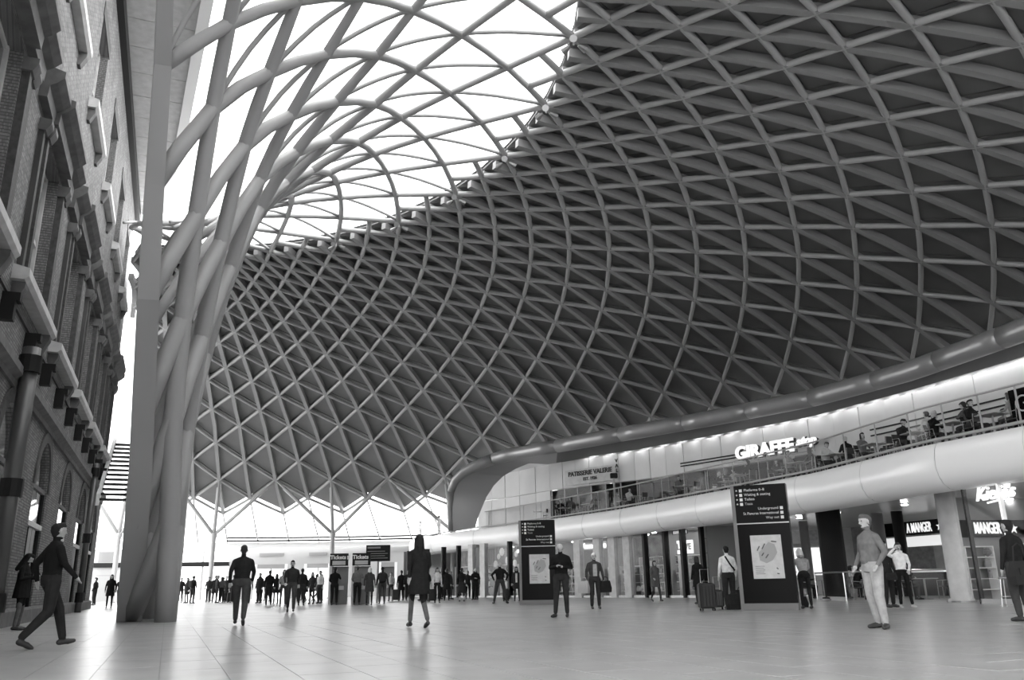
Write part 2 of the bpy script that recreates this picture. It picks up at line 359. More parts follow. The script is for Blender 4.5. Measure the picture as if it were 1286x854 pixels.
# ------------------------------------------------------------------ brick facade on the left
WLO, WHI, WTOP = 6.0, 50.0, 22.4
bays = [9.6+6.1*i for i in range(7)]                 # 9.6 .. 46.2
holes = []                                           # (y0,y1,z0,z1) rectangles
AW, SPR = 1.35, 3.75
for c in bays:
    holes += [(c-AW, c+AW, 0.0, SPR+AW), (c-1.45, c+1.45, 7.6, 11.5), (c-1.2, c+1.2, 16.0, 19.4)]
ys = sorted({WLO, WHI}|{h[i] for h in holes for i in (0, 1)}); zs = sorted({0.0, WTOP}|{h[i] for h in holes for i in (2, 3)})
wl = MB()
for y0, y1 in zip(ys, ys[1:]):
    for z0, z1 in zip(zs, zs[1:]):
        cy, cz = (y0+y1)/2, (z0+z1)/2
        if any(h[0] < cy < h[1] and h[2] < cz < h[3] for h in holes): continue
        wl.add([W(0, y0, z0), W(0, y1, z0), W(0, y1, z1), W(0, y0, z1)], [(0, 1, 2, 3)])
DEP = .55
for c in bays:
    n = 12; arc = [(c-AW*math.cos(math.pi*i/n), SPR+AW*math.sin(math.pi*i/n)) for i in range(n+1)]
    for (a, b), side in ((0, n//2), 0), ((n//2, n), 1):
        seg = arc[a:b+1]; corner = (c-AW, SPR+AW) if side == 0 else (c+AW, SPR+AW)
        for p, q in zip(seg, seg[1:]): wl.add([W(0, *corner), W(0, *p), W(0, *q)], [(0, 1, 2)])
    out = [(c-AW, 0)]+arc+[(c+AW, 0)]
    for p, q in zip(out, out[1:]): wl.add([W(0, *p), W(0, *q), W(-DEP, *q), W(-DEP, *p)], [(0, 1, 2, 3)])
    for h in ((c-1.45, c+1.45, 7.6, 11.5), (c-1.2, c+1.2, 16.0, 19.4)):
        r = [(h[0], h[2]), (h[1], h[2]), (h[1], h[3]), (h[0], h[3])]
        for i in range(4): p, q = r[i], r[(i+1) % 4]; wl.add([W(0, *p), W(0, *q), W(-DEP, *q), W(-DEP, *p)], [(0, 1, 2, 3)])
wl.add([W(0, WHI, 0), W(-8, WHI, 0), W(-8, WHI, WTOP), W(0, WHI, WTOP)], [(0, 1, 2, 3)])
wl.add([W(-DEP-2.5, WLO, 0), W(-DEP-2.5, WHI, 0), W(-DEP-2.5, WHI, WTOP), W(-DEP-2.5, WLO, WTOP)], [(0, 1, 2, 3)])
wall_left = tag(wl.build('wall_left', M_BRICK), 'tall Victorian stock brick facade along the left side', 'wall', kind='structure')
uv_from(wall_left, lambda v: (v.dot(WD)+(v.dot(WN) if abs(v.dot(WN)-WX) > .01 else 0), v.z))
def wb(mb, name, m, par=None, smooth=False): return mb.build(name, m, par or wall_left, smooth)
def wbox(out0, out1, y0, y1, z0, z1, mb=None): return (mb or MB()).box(W(out0, y0, z0), WN*(out1-out0), WD*(y1-y0), (0, 0, z1-z0))
def wprof(y0, y1, prof):                              # moulding: profile (out, z) swept along the wall
    return MB().loft([[W(o, y, z) for o, z in prof] for y in (y0, y1)])
# courses, cornice
wb(wprof(WLO, WHI, [(0, 5.35), (.08, 5.35), (.08, 5.5), (.22, 5.6), (.22, 5.78), (.05, 5.86), (0, 5.86)]), 'string_course', M_STONED)
wb(wprof(WLO, WHI, [(0, 6.9), (.05, 6.9), (.05, 7.0), (0, 7.0)]), 'brick_band', M_JAMB)
wb(wprof(WLO, WHI, [(0, 0.0), (.12, 0.0), (.12, .35), (.06, .42), (0, .42)]), 'plinth', M_STONED)
wi = di = 0
for b, c in enumerate(bays):
    far = b
    # first floor window: sill on brackets, stepped jamb pilasters, entablature hood
    wb(wprof(c-2.45, c+2.45, [(0, 7.32), (.26, 7.32), (.34, 7.40), (.34, 7.58), (0, 7.66)]), 'window_sill', M_STONE)
    for s in (-2.1, 2.1): wb(wprof(c+s-.16, c+s+.16, [(0, 6.85), (.10, 6.85), (.26, 7.2), (.26, 7.32), (0, 7.32)]), 'sill_bracket', M_STONED)
    for s in (-1, 1):
        for d, w_, o in ((1.62, .22, .16), (2.02, .22, .12)):
            wb(wbox(0, o, c+s*d-w_/2, c+s*d+w_/2, 7.6, 11.25), 'pilaster', M_JAMB if d < 1.8 else M_BRICK)
            wb(wprof(c+s*d-w_*.8, c+s*d+w_*.8, [(0, 11.1), (o+.04, 11.1), (o+.14, 11.28), (o+.14, 11.4), (0, 11.4)]), 'capital', M_STONED)
    hood = [(0, 11.65), (.18, 11.65), (.2, 11.95), (.34, 12.05), (.48, 12.2), (.48, 12.36), (0, 12.5)]
    wb(wprof(c-1.5, c+1.5, [(o+.10 if o else 0, z) for o, z in hood]), 'window_hood', M_STONED)
    for s in (-1, 1): wb(wprof(min(c+s*1.5, c+s*2.75), max(c+s*1.5, c+s*2.75), hood), 'window_hood', M_STONED)
    # upper window sill, flat arch
    wb(wprof(c-1.75, c+1.75, [(0, 15.62), (.22, 15.62), (.30, 15.7), (.30, 15.92), (0, 16.0)]), 'window_sill', M_STONE)
    for s in (-1.5, 1.5): wb(wprof(c+s-.13, c+s+.13, [(0, 15.2), (.08, 15.2), (.22, 15.5), (.22, 15.62), (0, 15.62)]), 'sill_bracket', M_STONED)
    wb(wprof(c-1.35, c+1.35, [(0, 19.4), (.03, 19.4), (.03, 19.9), (0, 19.9)]), 'flat_arch', M_JAMB)
    # arch ring
    ring_o = []; n = 12
    for k in range(n):
        a0, a1 = math.pi*k/n, math.pi*(k+1)/n; q = []
        for r_, a_ in ((AW, a0), (AW+.34, a0), (AW+.34, a1), (AW, a1)): q.append(W(0, c-r_*math.cos(a_), SPR+r_*math.sin(a_)))
        wb(MB().prism(q, WN*.05), 'arch_brick', M_JAMB)
    # wall lanterns (dark boxes) under the sill band
    for s in (-2.9, .2):
        L = tag(empty('wall_lantern', W(0, c+s, 6.4)), 'dark box lantern on the brick wall, %s of the %s window bay' % ('nearer one' if s < 0 else 'farther one', ORD[b]), 'wall lamp', 'box lanterns along the brick facade')
        MB().box(WN*.0-WD*.12+Vector((0, 0, -.17)), WN*.26, WD*.24, (0, 0, .42)).build('lantern_body', M_DARK, L)
        MB().box(WN*.0-WD*.1+Vector((0, 0, .25)), WN*.34, WD*.28, (0, 0, .18)).build('lantern_cap', M_DARK, L)
    # windows
    for (hw, z0, z1, what) in ((1.45, 7.6, 11.5, 'first floor'), (1.2, 16.0, 19.4, 'upper')):
        wi += 1; wn = tag(empty('window_%d' % wi, W(-.34, c, z0)), '%s sash window of the %s bay in the brick facade' % (what, ORD[b]), 'window', kind='structure')
        def lw(o0, o1, y0, y1, a, b_, name, m): MB().box(WN*o0+WD*y0+Vector((0, 0, a)), WN*(o1-o0), WD*(y1-y0), (0, 0, b_-a)).build(name, m, wn)
        h = z1-z0
        for y in (-hw, hw-.12): lw(-.05, .08, y, y+.12, 0, h, 'window_frame', M_STONE)
        for z in (0, h/2-.05, h-.1): lw(-.05, .06, -hw, hw, z, z+.1, 'window_rail', M_STONE)
        for y in (-hw/3, hw/3): lw(-.02, .04, y-.025, y+.025, 0, h, 'glazing_bar', M_STONE)
        for z0_, z1_ in ((.1, h/2-.05), (h/2+.05, h-.1)): lw(-.01, .0, -hw+.12, hw-.12, z0_, z1_, 'pane', M_OLDG)
    # arched doorway: dark leaf, pale side lights, fanlight
    di += 1; dn = tag(empty('door_%d' % di, W(-.10, c, 0)), 'arched doorway with dark doors and fanlight in the %s bay of the brick facade' % ORD[b], 'door', kind='structure')
    def ld(o0, o1, y0, y1, a, b_, name, m): return MB().box(WN*o0+WD*y0+Vector((0, 0, a)), WN*(o1-o0), WD*(y1-y0), (0, 0, b_-a)).build(name, m, dn)
    ld(-.06, .06, -AW, -AW+.1, 0, SPR, 'door_frame', M_DARK); ld(-.06, .06, AW-.1, AW, 0, SPR, 'door_frame', M_DARK)
    ld(-.06, .1, -AW, AW, 2.62, 2.76, 'transom', M_STONE); ld(-.05, .06, -AW, AW, SPR-.06, SPR+.06, 'transom', M_STONED)
    for y in (-.62, .02): lf = ld(-.03, .03, y, y+.6, .02, 2.62, 'door_leaf', M_DARK)
    for y0, y1 in ((-AW+.1, -.64), (.64, AW-.1)): ld(-.01, .01, y0, y1, .3, 2.62, 'side_light', M_OLDG); ld(-.02, .03, y0, y1, 0, .3, 'kick_panel', M_STONED)
    for y0, y1 in ((-AW+.1, -.03), (.03, AW-.1)): ld(-.01, .01, y0, y1, 2.76, SPR-.06, 'fanlight', M_OLDG)
    ll = mat('door_glow', .9, .5, emit=.3)
    ld(-.9, -.86, -AW, AW, 2.7, SPR+.3, 'door_glow_panel', ll); ld(-.9, -.86, -AW, -.66, .9, 2.5, 'door_glow_panel', ll)  # added glowing panels, imitating bright reflections in the door glass
    n = 10; MB().add([WD*(-AW*math.cos(math.pi*i/n))+Vector((0, 0, SPR+AW*math.sin(math.pi*i/n))) for i in range(n+1)], [tuple(range(n+1))]).build('fanlight', M_OLDG, dn)
for Y, nm, r_ in ((21.3, 'thick dark drainpipe on the brick wall beside the woman with long hair', .19), (40.8, 'thinner drainpipe far along the brick facade near its corner', .13)):
    d = tag(empty('drainpipe', W(.3, Y, 0)), nm, 'drainpipe'); MB().tube([(0, 0, 0), (0, 0, 6.3)], r_, 12).build('pipe', mat('painted_iron', .10, .4, .3), d, True)
    for z in (3.05, .6, 5.9): MB().lathe((0, 0, z), [(r_, -.2), (r_*1.3, -.2), (r_*1.3, .2), (r_, .2)], 12).build('collar', M_DARK, d)
# soffit strip over the facade
def soff(Y): return lerp([(4, 3.3), (27, 3.0), (40, 2.1), (50, .9)], Y)
ceil = tag(empty('ceiling', W(0, 6, WTOP)), 'pale panelled soffit strip running above the brick facade', 'soffit', kind='structure')
o0 = W(0, 6, WTOP)
Y = 6.0
while Y < 49:
    Y1 = Y+1.9
    MB().prism([W(-.3, Y+.02, WTOP)-o0, W(-.3, Y1-.02, WTOP)-o0, W(soff(Y1), Y1-.02, WTOP)-o0, W(soff(Y), Y+.02, WTOP)-o0], (0, 0, .15)).build('soffit_panel', M_STONE, ceil)
    MB().prism([W(soff(Y), Y, WTOP-.12)-o0, W(soff(Y1), Y1, WTOP-.12)-o0, W(soff(Y1)+.45, Y1, WTOP-.12)-o0, W(soff(Y)+.45, Y, WTOP-.12)-o0], (0, 0, .5)).build('edge_beam', M_WHITE, ceil)
    Y = Y1
MB().prism([W(-.3, 6, WTOP+.16)-o0, W(-.3, 50, WTOP+.16)-o0, W(soff(50), 50, WTOP+.16)-o0, W(soff(27), 27, WTOP+.16)-o0, W(soff(6), 6, WTOP+.16)-o0], (0, 0, .1)).build('soffit_deck', M_MID, ceil)
MB().box(W(0, 5.9, WTOP-.6)-o0, WN*.25, WD*44.1, (0, 0, .6)).build('cornice', M_DARK, ceil)
# white clad service tower with footbridge stair beyond the facade
tw = tag(empty('glazed_slot', W(-.4, 50.5, 8)), 'tall narrow glazed strip with white cladding beside the far end of the brick wall', 'glazing')
for i in range(7):
    z = i*2.05; MB().box(WD*0+Vector((0, 0, z)), WN*1.5, WD*.04, (0, 0, 2.02)).build('glazed_panel', M_GLASS, tw)
    MB().box(WN*1.52+Vector((0, 0, z)), WN*.7, WD*1.2, (0, 0, 2.02)).build('side_panel', M_OFFW, tw)
fl_ = tag(empty('tower_floodlight', W(.6, 49.6, 21.6)), 'glaring floodlight at the top of the narrow glazed strip', 'floodlight'); MB().bbox((0, 0, 0), .5, .3, .25, .04).build('housing', M_MID, fl_); MB().cbox((0, 0, -.14), .4, .24, .02).build('lamp_glass', mat('flood_glass', .9, .5, emit=6), fl_)
la = bpy.data.lights.new('flood_light', 'AREA'); la.energy = 300; la.size = .5; lo = bpy.data.objects.new('flood_light', la); COL.objects.link(lo); lo.parent = fl_; lo.location = (0, 0, -.2); lo.rotation_euler = (math.radians(28), 0, BETA)
st = tag(empty('footbridge_stair', W(.35, 44, 6.2)), 'underside of a stair with dark treads by the brick wall corner', 'stair')
for i in range(13):
    MB().box(WD*(i*.5)+Vector((0, 0, i*.30-1.2)), WN*1.6, WD*.42, (0, 0, .10)).build('tread', M_DARK, st)
for o in (-.15, 1.6): MB().prism([WN*o+WD*0+Vector((0, 0, -1.45)), WN*o+WD*6.4+Vector((0, 0, 2.4)), WN*o+WD*6.4+Vector((0, 0, 2.95)), WN*o+Vector((0, 0, -.9))], WN*.15).build('stringer', M_WHITE, st)
MB().tube([WN*1.7+WD*1+Vector((0, 0, -3.9)), WN*2.6+WD*9+Vector((0, 0, .6))], .16, 10).build('raking_strut', M_STEEL, st, True)
# ------------------------------------------------------------------ far perimeter wall
RW = 57.6
bw = tag(empty('wall_back', (FX, FY, 0)), 'curved white perimeter wall with entrance and lift doors at the far end', 'wall', kind='structure')
def pol(a, r, z): a = math.radians(a); return Vector((r*math.sin(a), r*math.cos(a), z))
def azpx(x):                                          # azimuth round the funnel of the wall point seen at image column x
    r_ = ray(x, 735-CRO*(x-643)); d = Vector((r_.x, r_.y)).normalized(); f = Vector((FX, FY)); b = d.dot(f); t = b+math.sqrt(b*b-f.length_squared+RW*RW); q = d*t-f
    return math.degrees(math.atan2(q.x, q.y))
def arcbox(mbp, a0, a1, z0, z1, r0=RW, th=.3, n=None):
    n = n or max(1, int(abs(a1-a0)/1.5)); R_ = []
    for i in range(n+1):
        a = a0+(a1-a0)*i/n; R_.append([pol(a, r0, z0), pol(a, r0+th, z0), pol(a, r0+th, z1), pol(a, r0, z1)])
    return mbp.loft(R_)
def ab(name, m, *a, **k): return arcbox(MB(), *a, **k).build(name, m, bw)
E0, E1 = azpx(112), azpx(285)                         # open entrance
n = 5
for i in range(n):
    a, b = E0+(E1-E0)*i/n, E0+(E1-E0)*(i+1)/n
    ab('entrance_post', M_STEEL, a-.08, a+.08, 0, 4.4); ab('frosted_panel', glass_mat('frosted_glass_%d' % i, .75, .05), a+.1, b-.1, 3.35, 4.3, th=.04)
    ab('door_glass', M_SHOPG, a+.1, b-.1, 0.05, 2.85, th=.03); ab('door_rail', M_MID, a+.08, b-.08, 2.2, 2.26, th=.05)
ab('sign_fascia', M_DARK, E0, E1, 2.9, 3.3, r0=RW-.12, th=.35); ab('head_beam', M_WHITE, E0, E1, 4.25, 4.45)
ab('wall_panel', M_FARW, -14, E0-.1, 0, 4.4)
doors = [(azpx(321), azpx(356)), (azpx(384), azpx(411)), (azpx(478), azpx(495))]
cur = E1
for k, (a, b) in enumerate(doors):
    ab('wall_panel', M_FARW, cur, a-.25, 0, 4.4); ab('wall_panel', M_FARW, a-.25, b+.25, 3.0, 4.4)
    ab('door_surround', M_WHITE, a-.25, a, 0, 3.0, r0=RW-.05); ab('door_surround', M_WHITE, b, b+.25, 0, 3.0, r0=RW-.05)
    ab('door_head', M_MID, a, b, 2.6, 3.0, r0=RW+.02)
    if k < 2:
        ab('lift_glass', M_SHOPG, a, b, .02, 2.6, r0=RW+.2, th=.03); ab('lift_mullion', M_MID, (a+b)/2-.06, (a+b)/2+.06, 0, 2.6, r0=RW+.15, th=.1)
        mb = MB(); arcbox(mb, a+.15, b-.15, 3.72, 4.0, r0=RW-.1, th=.1); mb.build('oval_sign', M_MID, bw)
    else: ab('dark_door', mat('dark_door_leaf', .06, .5), a, b, 0, 2.6, r0=RW+.2, th=.05)
    cur = b+.25
ab('wall_panel', M_FARW, cur, 160, 0, 4.4, n=60)
# ------------------------------------------------------------------ mezzanine on the right: balcony, canopy, back wall
ZL, ZC, ZW = 4.7, 9.0, 8.45
LIP = [(516, 679), (540, 674), (565, 669.6), (638, 660.5), (775, 640.8), (923, 613.9), (1020, 595.7), (1157, 562), (1286, 536.5), (1420, 508)]
CAN = [(640, 571), (760, 549), (900, 524), (1020, 500), (1140, 467), (1286, 414), (1420, 358)]
WTP = [(600, 600), (640, 594), (690, 583), (740, 575), (800, 567), (1020, 526), (1140, 495), (1286, 453), (1420, 410)]
def smooth_tab(tab, x):
    return (lerp(tab, x-14)+2*lerp(tab, x)+lerp(tab, x+14))/4
def on(tab, z, x, inset=0.0, zz=None):
    p = G(x, smooth_tab(tab, x), z)
    if inset:
        q = G(x+4, smooth_tab(tab, x+4), z); t = (q-p); t.z = 0; t.normalize(); n = Vector((-t.y, t.x, 0))
        if n.dot(Vector((p.x, p.y, 0))) < 0: n = -n
        p = p+n*inset
    if zz is not None: p = Vector((p.x, p.y, zz))
    return p
def lip(x, inset=0.0, z=ZL): return on(LIP, ZL, x, inset, z)
def wal(x, inset=0.0, z=ZW): return on(WTP, ZW, x, inset, z)
def tang(f, x): t = f(x+5)-f(x-5); t.z = 0; return t.normalized()
mz = tag(empty('mezzanine', lip(900, 0, 0)), 'curving upper level with smooth white fascia and glass balustrade on the right', 'balcony', kind='structure')
M0 = mz.location.copy()
def zb(mb, name, m, smooth=False, par=None):
    mb.v = [(x-M0.x, y-M0.y, z-M0.z) for x, y, z in mb.v]; return mb.build(name, m, par or mz, smooth)
PROF = [(-.02, 4.74), (.10, 4.70), (.20, 4.55), (.27, 4.28), (.28, 4.0), (.22, 3.72), (.08, 3.48), (-.15, 3.34), (-.5, 3.30)]
joints = [518, 546, 575, 606, 640, 678, 720, 763, 809, 857, 918, 990, 1068, 1150, 1250, 1360]
joints = [518, 545, 598, 654, 694, 735, 783, 829, 878, 925, 1003, 1086, 1179, 1290, 1415]
def ring_at(x, lift=0.0): return [lip(x, -o, z) for o, z in PROF]
for a, b in zip(joints, joints[1:]):
    g = .25; xs = [a+g+(b-a-2*g)*i/6 for i in range(7)]
    zb(MB().loft([ring_at(x) for x in xs], close=False, caps=False), 'fascia_panel', M_GLOSSW, True)
# rounded tip of the balcony: profile turned about the end point
c0 = lip(518, .9, 0); p0 = lip(518, 0, 0); d0 = (p0-c0); d0.z = 0; R0 = d0.length; a0 = math.atan2(d0.y, d0.x); rings = []
for i in range(11):
    a = a0-math.radians(190)*i/10
    rings.append([Vector((c0.x+(R0+o)*math.cos(a), c0.y+(R0+o)*math.sin(a), z)) for o, z in PROF])
zb(MB().loft(rings, close=False, caps=False), 'fascia_tip', M_GLOSSW, True)
xs = list(range(518, 1421, 22))
mb = MB(); top = [lip(x, .0, 4.70) for x in xs]; back = [wal(max(x, 600), 1.0, 4.70) if x >= 600 else wal(600, 1.0, 4.70).lerp(lip(518, 2.0, 4.70), (600-x)/82) for x in xs]
mb.loft([[t, b, b-Vector((0, 0, 1.0)), t-Vector((0, 0, 1.0))] for t, b in zip(top, back)]); zb(mb, 'floor_slab', M_OFFW)
mb = MB().tube([lip(x, .12, 5.93) for x in xs], .035, 8); zb(mb, 'handrail', M_STEEL, True)
mb = MB().tube([lip(x, .05, 4.86) for x in xs], .05, 8); zb(mb, 'kick_rail', M_STEEL, True)
posts = [518, 540, 566, 590, 612, 634, 656, 678, 702, 726, 750, 776, 802, 830, 858, 888, 920, 952, 986, 1022, 1060, 1100, 1142, 1186, 1232, 1280, 1330, 1385]
for x in posts: zb(MB().box(lip(x, .12, 4.7)-Vector((.015, .03, 0)), (.03, 0, 0), (0, .06, 0), (0, 0, 1.22)), 'baluster', M_STEEL)
for a, b in zip(posts, posts[1:]):
    xs_ = [a, (a+b)/2, b]; zb(MB().loft([[lip(x, .12, 4.92), lip(x, .12, 5.88)] for x in xs_], close=False, caps=False), 'balustrade_pane', M_BALG)
pole = tag(empty('flag_pole', lip(567, .3, 4.7)), 'plain white pole standing by the balustrade at the balcony end', 'pole'); MB().lathe((0, 0, 0), [(.14, 0), (.14, .05), (.06, .07), (.055, 2.7), (.07, 2.72), (.07, 2.8)], 10).build('pole_shaft', M_STEEL, pole); MB().cbox((0, 0, .01), .34, .34, .02).build('base_plate', M_MID, pole)
# canopy: rounded edge in segments, ruled soffit that curls down into the end nose
edge = [on(CAN, ZC, x) for x in range(1420, 639, -20)]
inner = [wal(max(x, 690), -.5 if x > 720 else -.1) for x in range(1420, 639, -20)]
de = at(640, 571, edge[-1].y)
DPn, DQn = edge[-1].y, inner[-1].y
for x, y, d in ((618, 577, .3), (598, 584.5, .8), (582, 593, 1.2), (571, 604, 1.5), (566, 618, 1.7), (564.5, 636, 1.8), (565, 652, 1.8), (566, 667, 1.8)): edge.append(at(x, y, DPn+d))
for x, y, d in ((664, 582, .0), (647, 589, .3), (632, 598, .6), (620, 610, .8), (611, 624, 1.0), (605, 638, 1.1), (600, 651, 1.2), (597, 662, 1.2)): inner.append(at(x, y, DQn+d))
cn = tag(empty('mezzanine_canopy', edge[10]), 'grey rounded canopy edge sweeping over the upper level and curling down', 'canopy', kind='structure'); C0 = cn.location.copy()
def cb(mb, name, m, smooth=False):
    mb.v = [(x-C0.x, y-C0.y, z-C0.z) for x, y, z in mb.v]; return mb.build(name, m, cn, smooth)
N_ = len(edge); seg = 4
for i in range(0, N_-1, seg):
    pts = edge[i:i+seg+1]; rr = []
    for j in range(i, min(i+seg+1, N_)): rr.append(.42 if j < 40 else max(.16, .42-.035*(j-39)))
    s_ = [pts[0].lerp(pts[1], .03)]+pts[1:-1]+[pts[-1].lerp(pts[-2], .03)]
    cb(MB().tube(s_, rr, 14), 'edge_tube', M_CANOPY, True)
def curl(i):                                            # soffit strip subdivided so that it reads as a smooth sheet
    a, b = edge[i], inner[i]; s = Vector((0, 0, -.22)) if i < 40 else Vector((.12, 0, -.04)); return [a+s*(1 if i < 44 else .6), a.lerp(b, .33)+s*.8, a.lerp(b, .66)+s*.4, b]
for i in range(0, N_-1, 6):
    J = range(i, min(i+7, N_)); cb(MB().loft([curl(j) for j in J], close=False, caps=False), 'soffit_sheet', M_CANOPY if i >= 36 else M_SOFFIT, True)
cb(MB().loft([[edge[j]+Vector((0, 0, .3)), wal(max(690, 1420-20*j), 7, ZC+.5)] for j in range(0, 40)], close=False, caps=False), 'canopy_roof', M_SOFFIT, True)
# roof stub between canopy and dome shell is dark; cladding of the back wall
wr = tag(empty('wall_right', wal(1000, 0, 4.7)), 'pale panelled wall at the back of the upper level', 'wall', kind='structure'); R_0 = wr.location.copy()
def wrb(mb, name, m, par=None):
    mb.v = [(x-R_0.x, y-R_0.y, z-R_0.z) for x, y, z in mb.v]; return mb.build(name, m, par or wr)
def quad(f, x0, x1, z0, z1, th=.05, inset=0.0):
    a, b = f(x0, inset, z0), f(x1, inset, z0); d = (b-a).normalized(); n = Vector((-d.y, d.x, 0)); n = n if n.y > 0 else -n
    return MB().box(a, b-a, n*th, (0, 0, z1-z0))
pan = [600, 617, 634, 652, 672, 690, 706, 722, 739, 757, 776, 796, 815, 835, 857, 880, 904, 930, 957, 985, 1014, 1045, 1077, 1110, 1145, 1182, 1221, 1262, 1305, 1350, 1397]
for i, (a, b) in enumerate(zip(pan, pan[1:])):
    zlow = 6.75 if a < 1000 else 6.45
    wrb(quad(wal, a+.25, b-.25, zlow, ZW, .05, -.05*(i % 2)*.4), 'cladding_panel', M_OFFW)
    if a < 690: wrb(quad(wal, a+.25, b-.25, 4.7, zlow-.05), 'cladding_panel', M_OFFW)
    else: wrb(quad(wal, a+.2, b-.2, 4.75, zlow-.06, .03, .15), 'shopfront_pane', M_SHOPG); wrb(MB().box(wal(a, .1, 4.7), (.06, 0, 0), (0, .12, 0), (0, 0, zlow-4.75)), 'shopfront_post', M_MID)
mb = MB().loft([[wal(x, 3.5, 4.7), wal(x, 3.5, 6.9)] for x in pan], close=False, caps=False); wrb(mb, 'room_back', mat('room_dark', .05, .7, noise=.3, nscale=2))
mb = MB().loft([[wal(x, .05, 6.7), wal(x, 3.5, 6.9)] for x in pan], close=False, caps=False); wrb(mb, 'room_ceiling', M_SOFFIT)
mb = MB().loft([[wal(x, .3, 4.7), wal(x, .3, 13), wal(x, .35, 13), wal(x, .35, 6.9)] for x in pan], close=False, caps=False)
wrb(MB().loft([[wal(x, .1, 6.72), wal(x, .1, 9.4)] for x in pan], close=False, caps=False), 'wall_backing', M_MID)
for x0, x1, z in ((854, 926, 7.28), (854, 926, 7.12), (1090, 1270, 7.25), (1090, 1270, 6.98)): wrb(MB().strip([wal(x, -.1, z) for x in range(x0, x1+1, 12)], [(0, 0, 1)]*len(range(x0, x1+1, 12)), .05, .06), 'rail_trim', M_DARK)
# wall washers: small fittings tucked under the canopy along the back wall
for i, x in enumerate(range(740, 1400, 22)):
    p = wal(x, -.3, ZW+.22); d = tang(wal, x); L = tag(empty('wall_washer', p), 'linear wall washer lamp under the canopy, %d%s along the upper wall' % (i+1, 'th' if 3 < i+1 < 21 or (i+1) % 10 not in (1, 2, 3) else ['st', 'nd', 'rd'][(i+1) % 10-1]), 'lamp', 'wall washer lamps along the upper wall')
    MB().strip([-d*.35, d*.35], [(0, 0, 1)]*2, .12, .08).build('lamp_housing', M_MID, L); MB().strip([-d*.33-Vector((0, 0, .05)), d*.33-Vector((0, 0, .05))], [(0, 0, 1)]*2, .08, .02).build('lamp_diffuser', mat('washer_diffuser', .9, .5, emit=4.5), L)
# signs on the upper wall
def sign_frame(f, x, z, inset): p = f(x, inset, z); r = tang(f, x); return p, r
p, r = sign_frame(wal, 742, 7.35, -.18); up = Vector((0, 0, 1))
sg = tag(empty('cafe_sign', p), 'pale patisserie name board with dark lettering on the upper wall', 'sign'); n_ = r.cross(up)
def sgb(o, par, mb, name, m): mb.v = [(a-o.x, b-o.y, c-o.z) for a, b, c in mb.v]; return mb.build(name, m, par)
sgb(p, sg, MB().box(p-r*2.0-up*.5, r*4.0, n_*-.06, up*.95), 'sign_board', M_STONE)
place_text('lettering', 'PATISSERIE VALERIE', .40, M_BPRINT, sg, n_*.02+up*.16, r, up, ext=.015, bold=.012); place_text('lettering', 'EST. 1926', .27, M_BPRINT, sg, n_*.02-up*.22, r, up, ext=.015, bold=.008)
place_text('projecting_sign', 'V\nA\nL', .3, M_BPRINT, sg, r*2.3+up*.3+n_*.3, r, up, ext=.02, bold=.01)
p, r = sign_frame(wal, 975, 7.2, -.6); sg = tag(empty('restaurant_sign', p), 'white block letters spelling giraffe with a small script word at the end', 'sign'); n_ = r.cross(up)
place_text('letter_side_shadow', 'GIRAFFE', .92, M_BPRINT, sg, -r*.44-n_*.1-up*.05, r, up, ext=.06, bold=.05, space=1.05); place_text('letters', 'GIRAFFE', .92, M_LETTER, sg, -r*.5, r, up, ext=.08, bold=.03, space=1.05); place_text('script_side_shadow', 'stop', .62, M_BPRINT, sg, r*2.0+up*.08-n_*.08, r, up, ext=.04, font_shear=.35, bold=.04); place_text('script_word', 'stop', .62, M_LETTER, sg, r*1.95+up*.12, r, up, ext=.06, font_shear=.35, bold=.02)  # dark offset copies paint in the letters' dark sides and shadow
sgb(p, sg, MB().strip([p-r*2.4-up*.42, p+r*2.4-up*.42], [up]*2, .06, .06), 'mounting_rail', M_MID)
p = lip(1279, .8, 5.45); r = tang(lip, 1279); sg = tag(empty('terrace_screen', p), 'black screen panel with white ring motif at the terrace edge', 'screen'); n_ = r.cross(up)
sgb(p, sg, MB().box(p-r*.75-up*.72, r*1.5, n_*-.05, up*1.25), 'panel', M_BLACKG)
ringp = [n_*.03+r*(-.32+.22*math.cos(t))+up*(.08+.22*math.sin(t)) for t in [i*math.pi/10 for i in range(21)]]; MB().tube(ringp, .025, 6).build('ring_motif', M_WPRINT, sg); MB().tube([n_*.03-r*.3+up*.08, n_*.03+r*.5+up*.2], .022, 6).build('stroke', M_WPRINT, sg); MB().tube([n_*.03-r*.3-up*.3, n_*.03+r*.15-up*.45], .022, 6).build('stroke', M_WPRINT, sg)
# ------------------------------------------------------------------ ground floor shops under the mezzanine
ZCE = 3.62
SH = [(505, 70.5), (560, 63), (590, 60.5), (640, 57), (700, 52.5), (800, 47), (885, 42.8)]
def shp(x, inset=0.0, z=0.0):
    p = P(x, lerp(SH, x), z)
    if inset:
        t = P(x+3, lerp(SH, x+3))-P(x-3, lerp(SH, x-3)); t.normalize(); n = Vector((-t.y, t.x, 0)); n = n if n.y > 0 else -n; p = p+n*inset
    return Vector((p.x, p.y, z))
sf = tag(empty('shopfront', shp(700)), 'long glazed shopfront of small shops under the white balcony', 'shopfront', kind='structure'); S0 = sf.location.copy()
def sb(mb, name, m, par=None, smooth=False):
    o = S0 if par is None else Vector((0, 0, 0)); mb.v = [(x-o.x, y-o.y, z-o.z) for x, y, z in mb.v]; return mb.build(name, m, par or sf, smooth)
cols = [512, 535, 556, 575, 592, 607, 640, 661, 727, 752, 771, 790, 812, 838, 860, 885]
wide = {592, 607, 727, 752, 771, 790, 661}
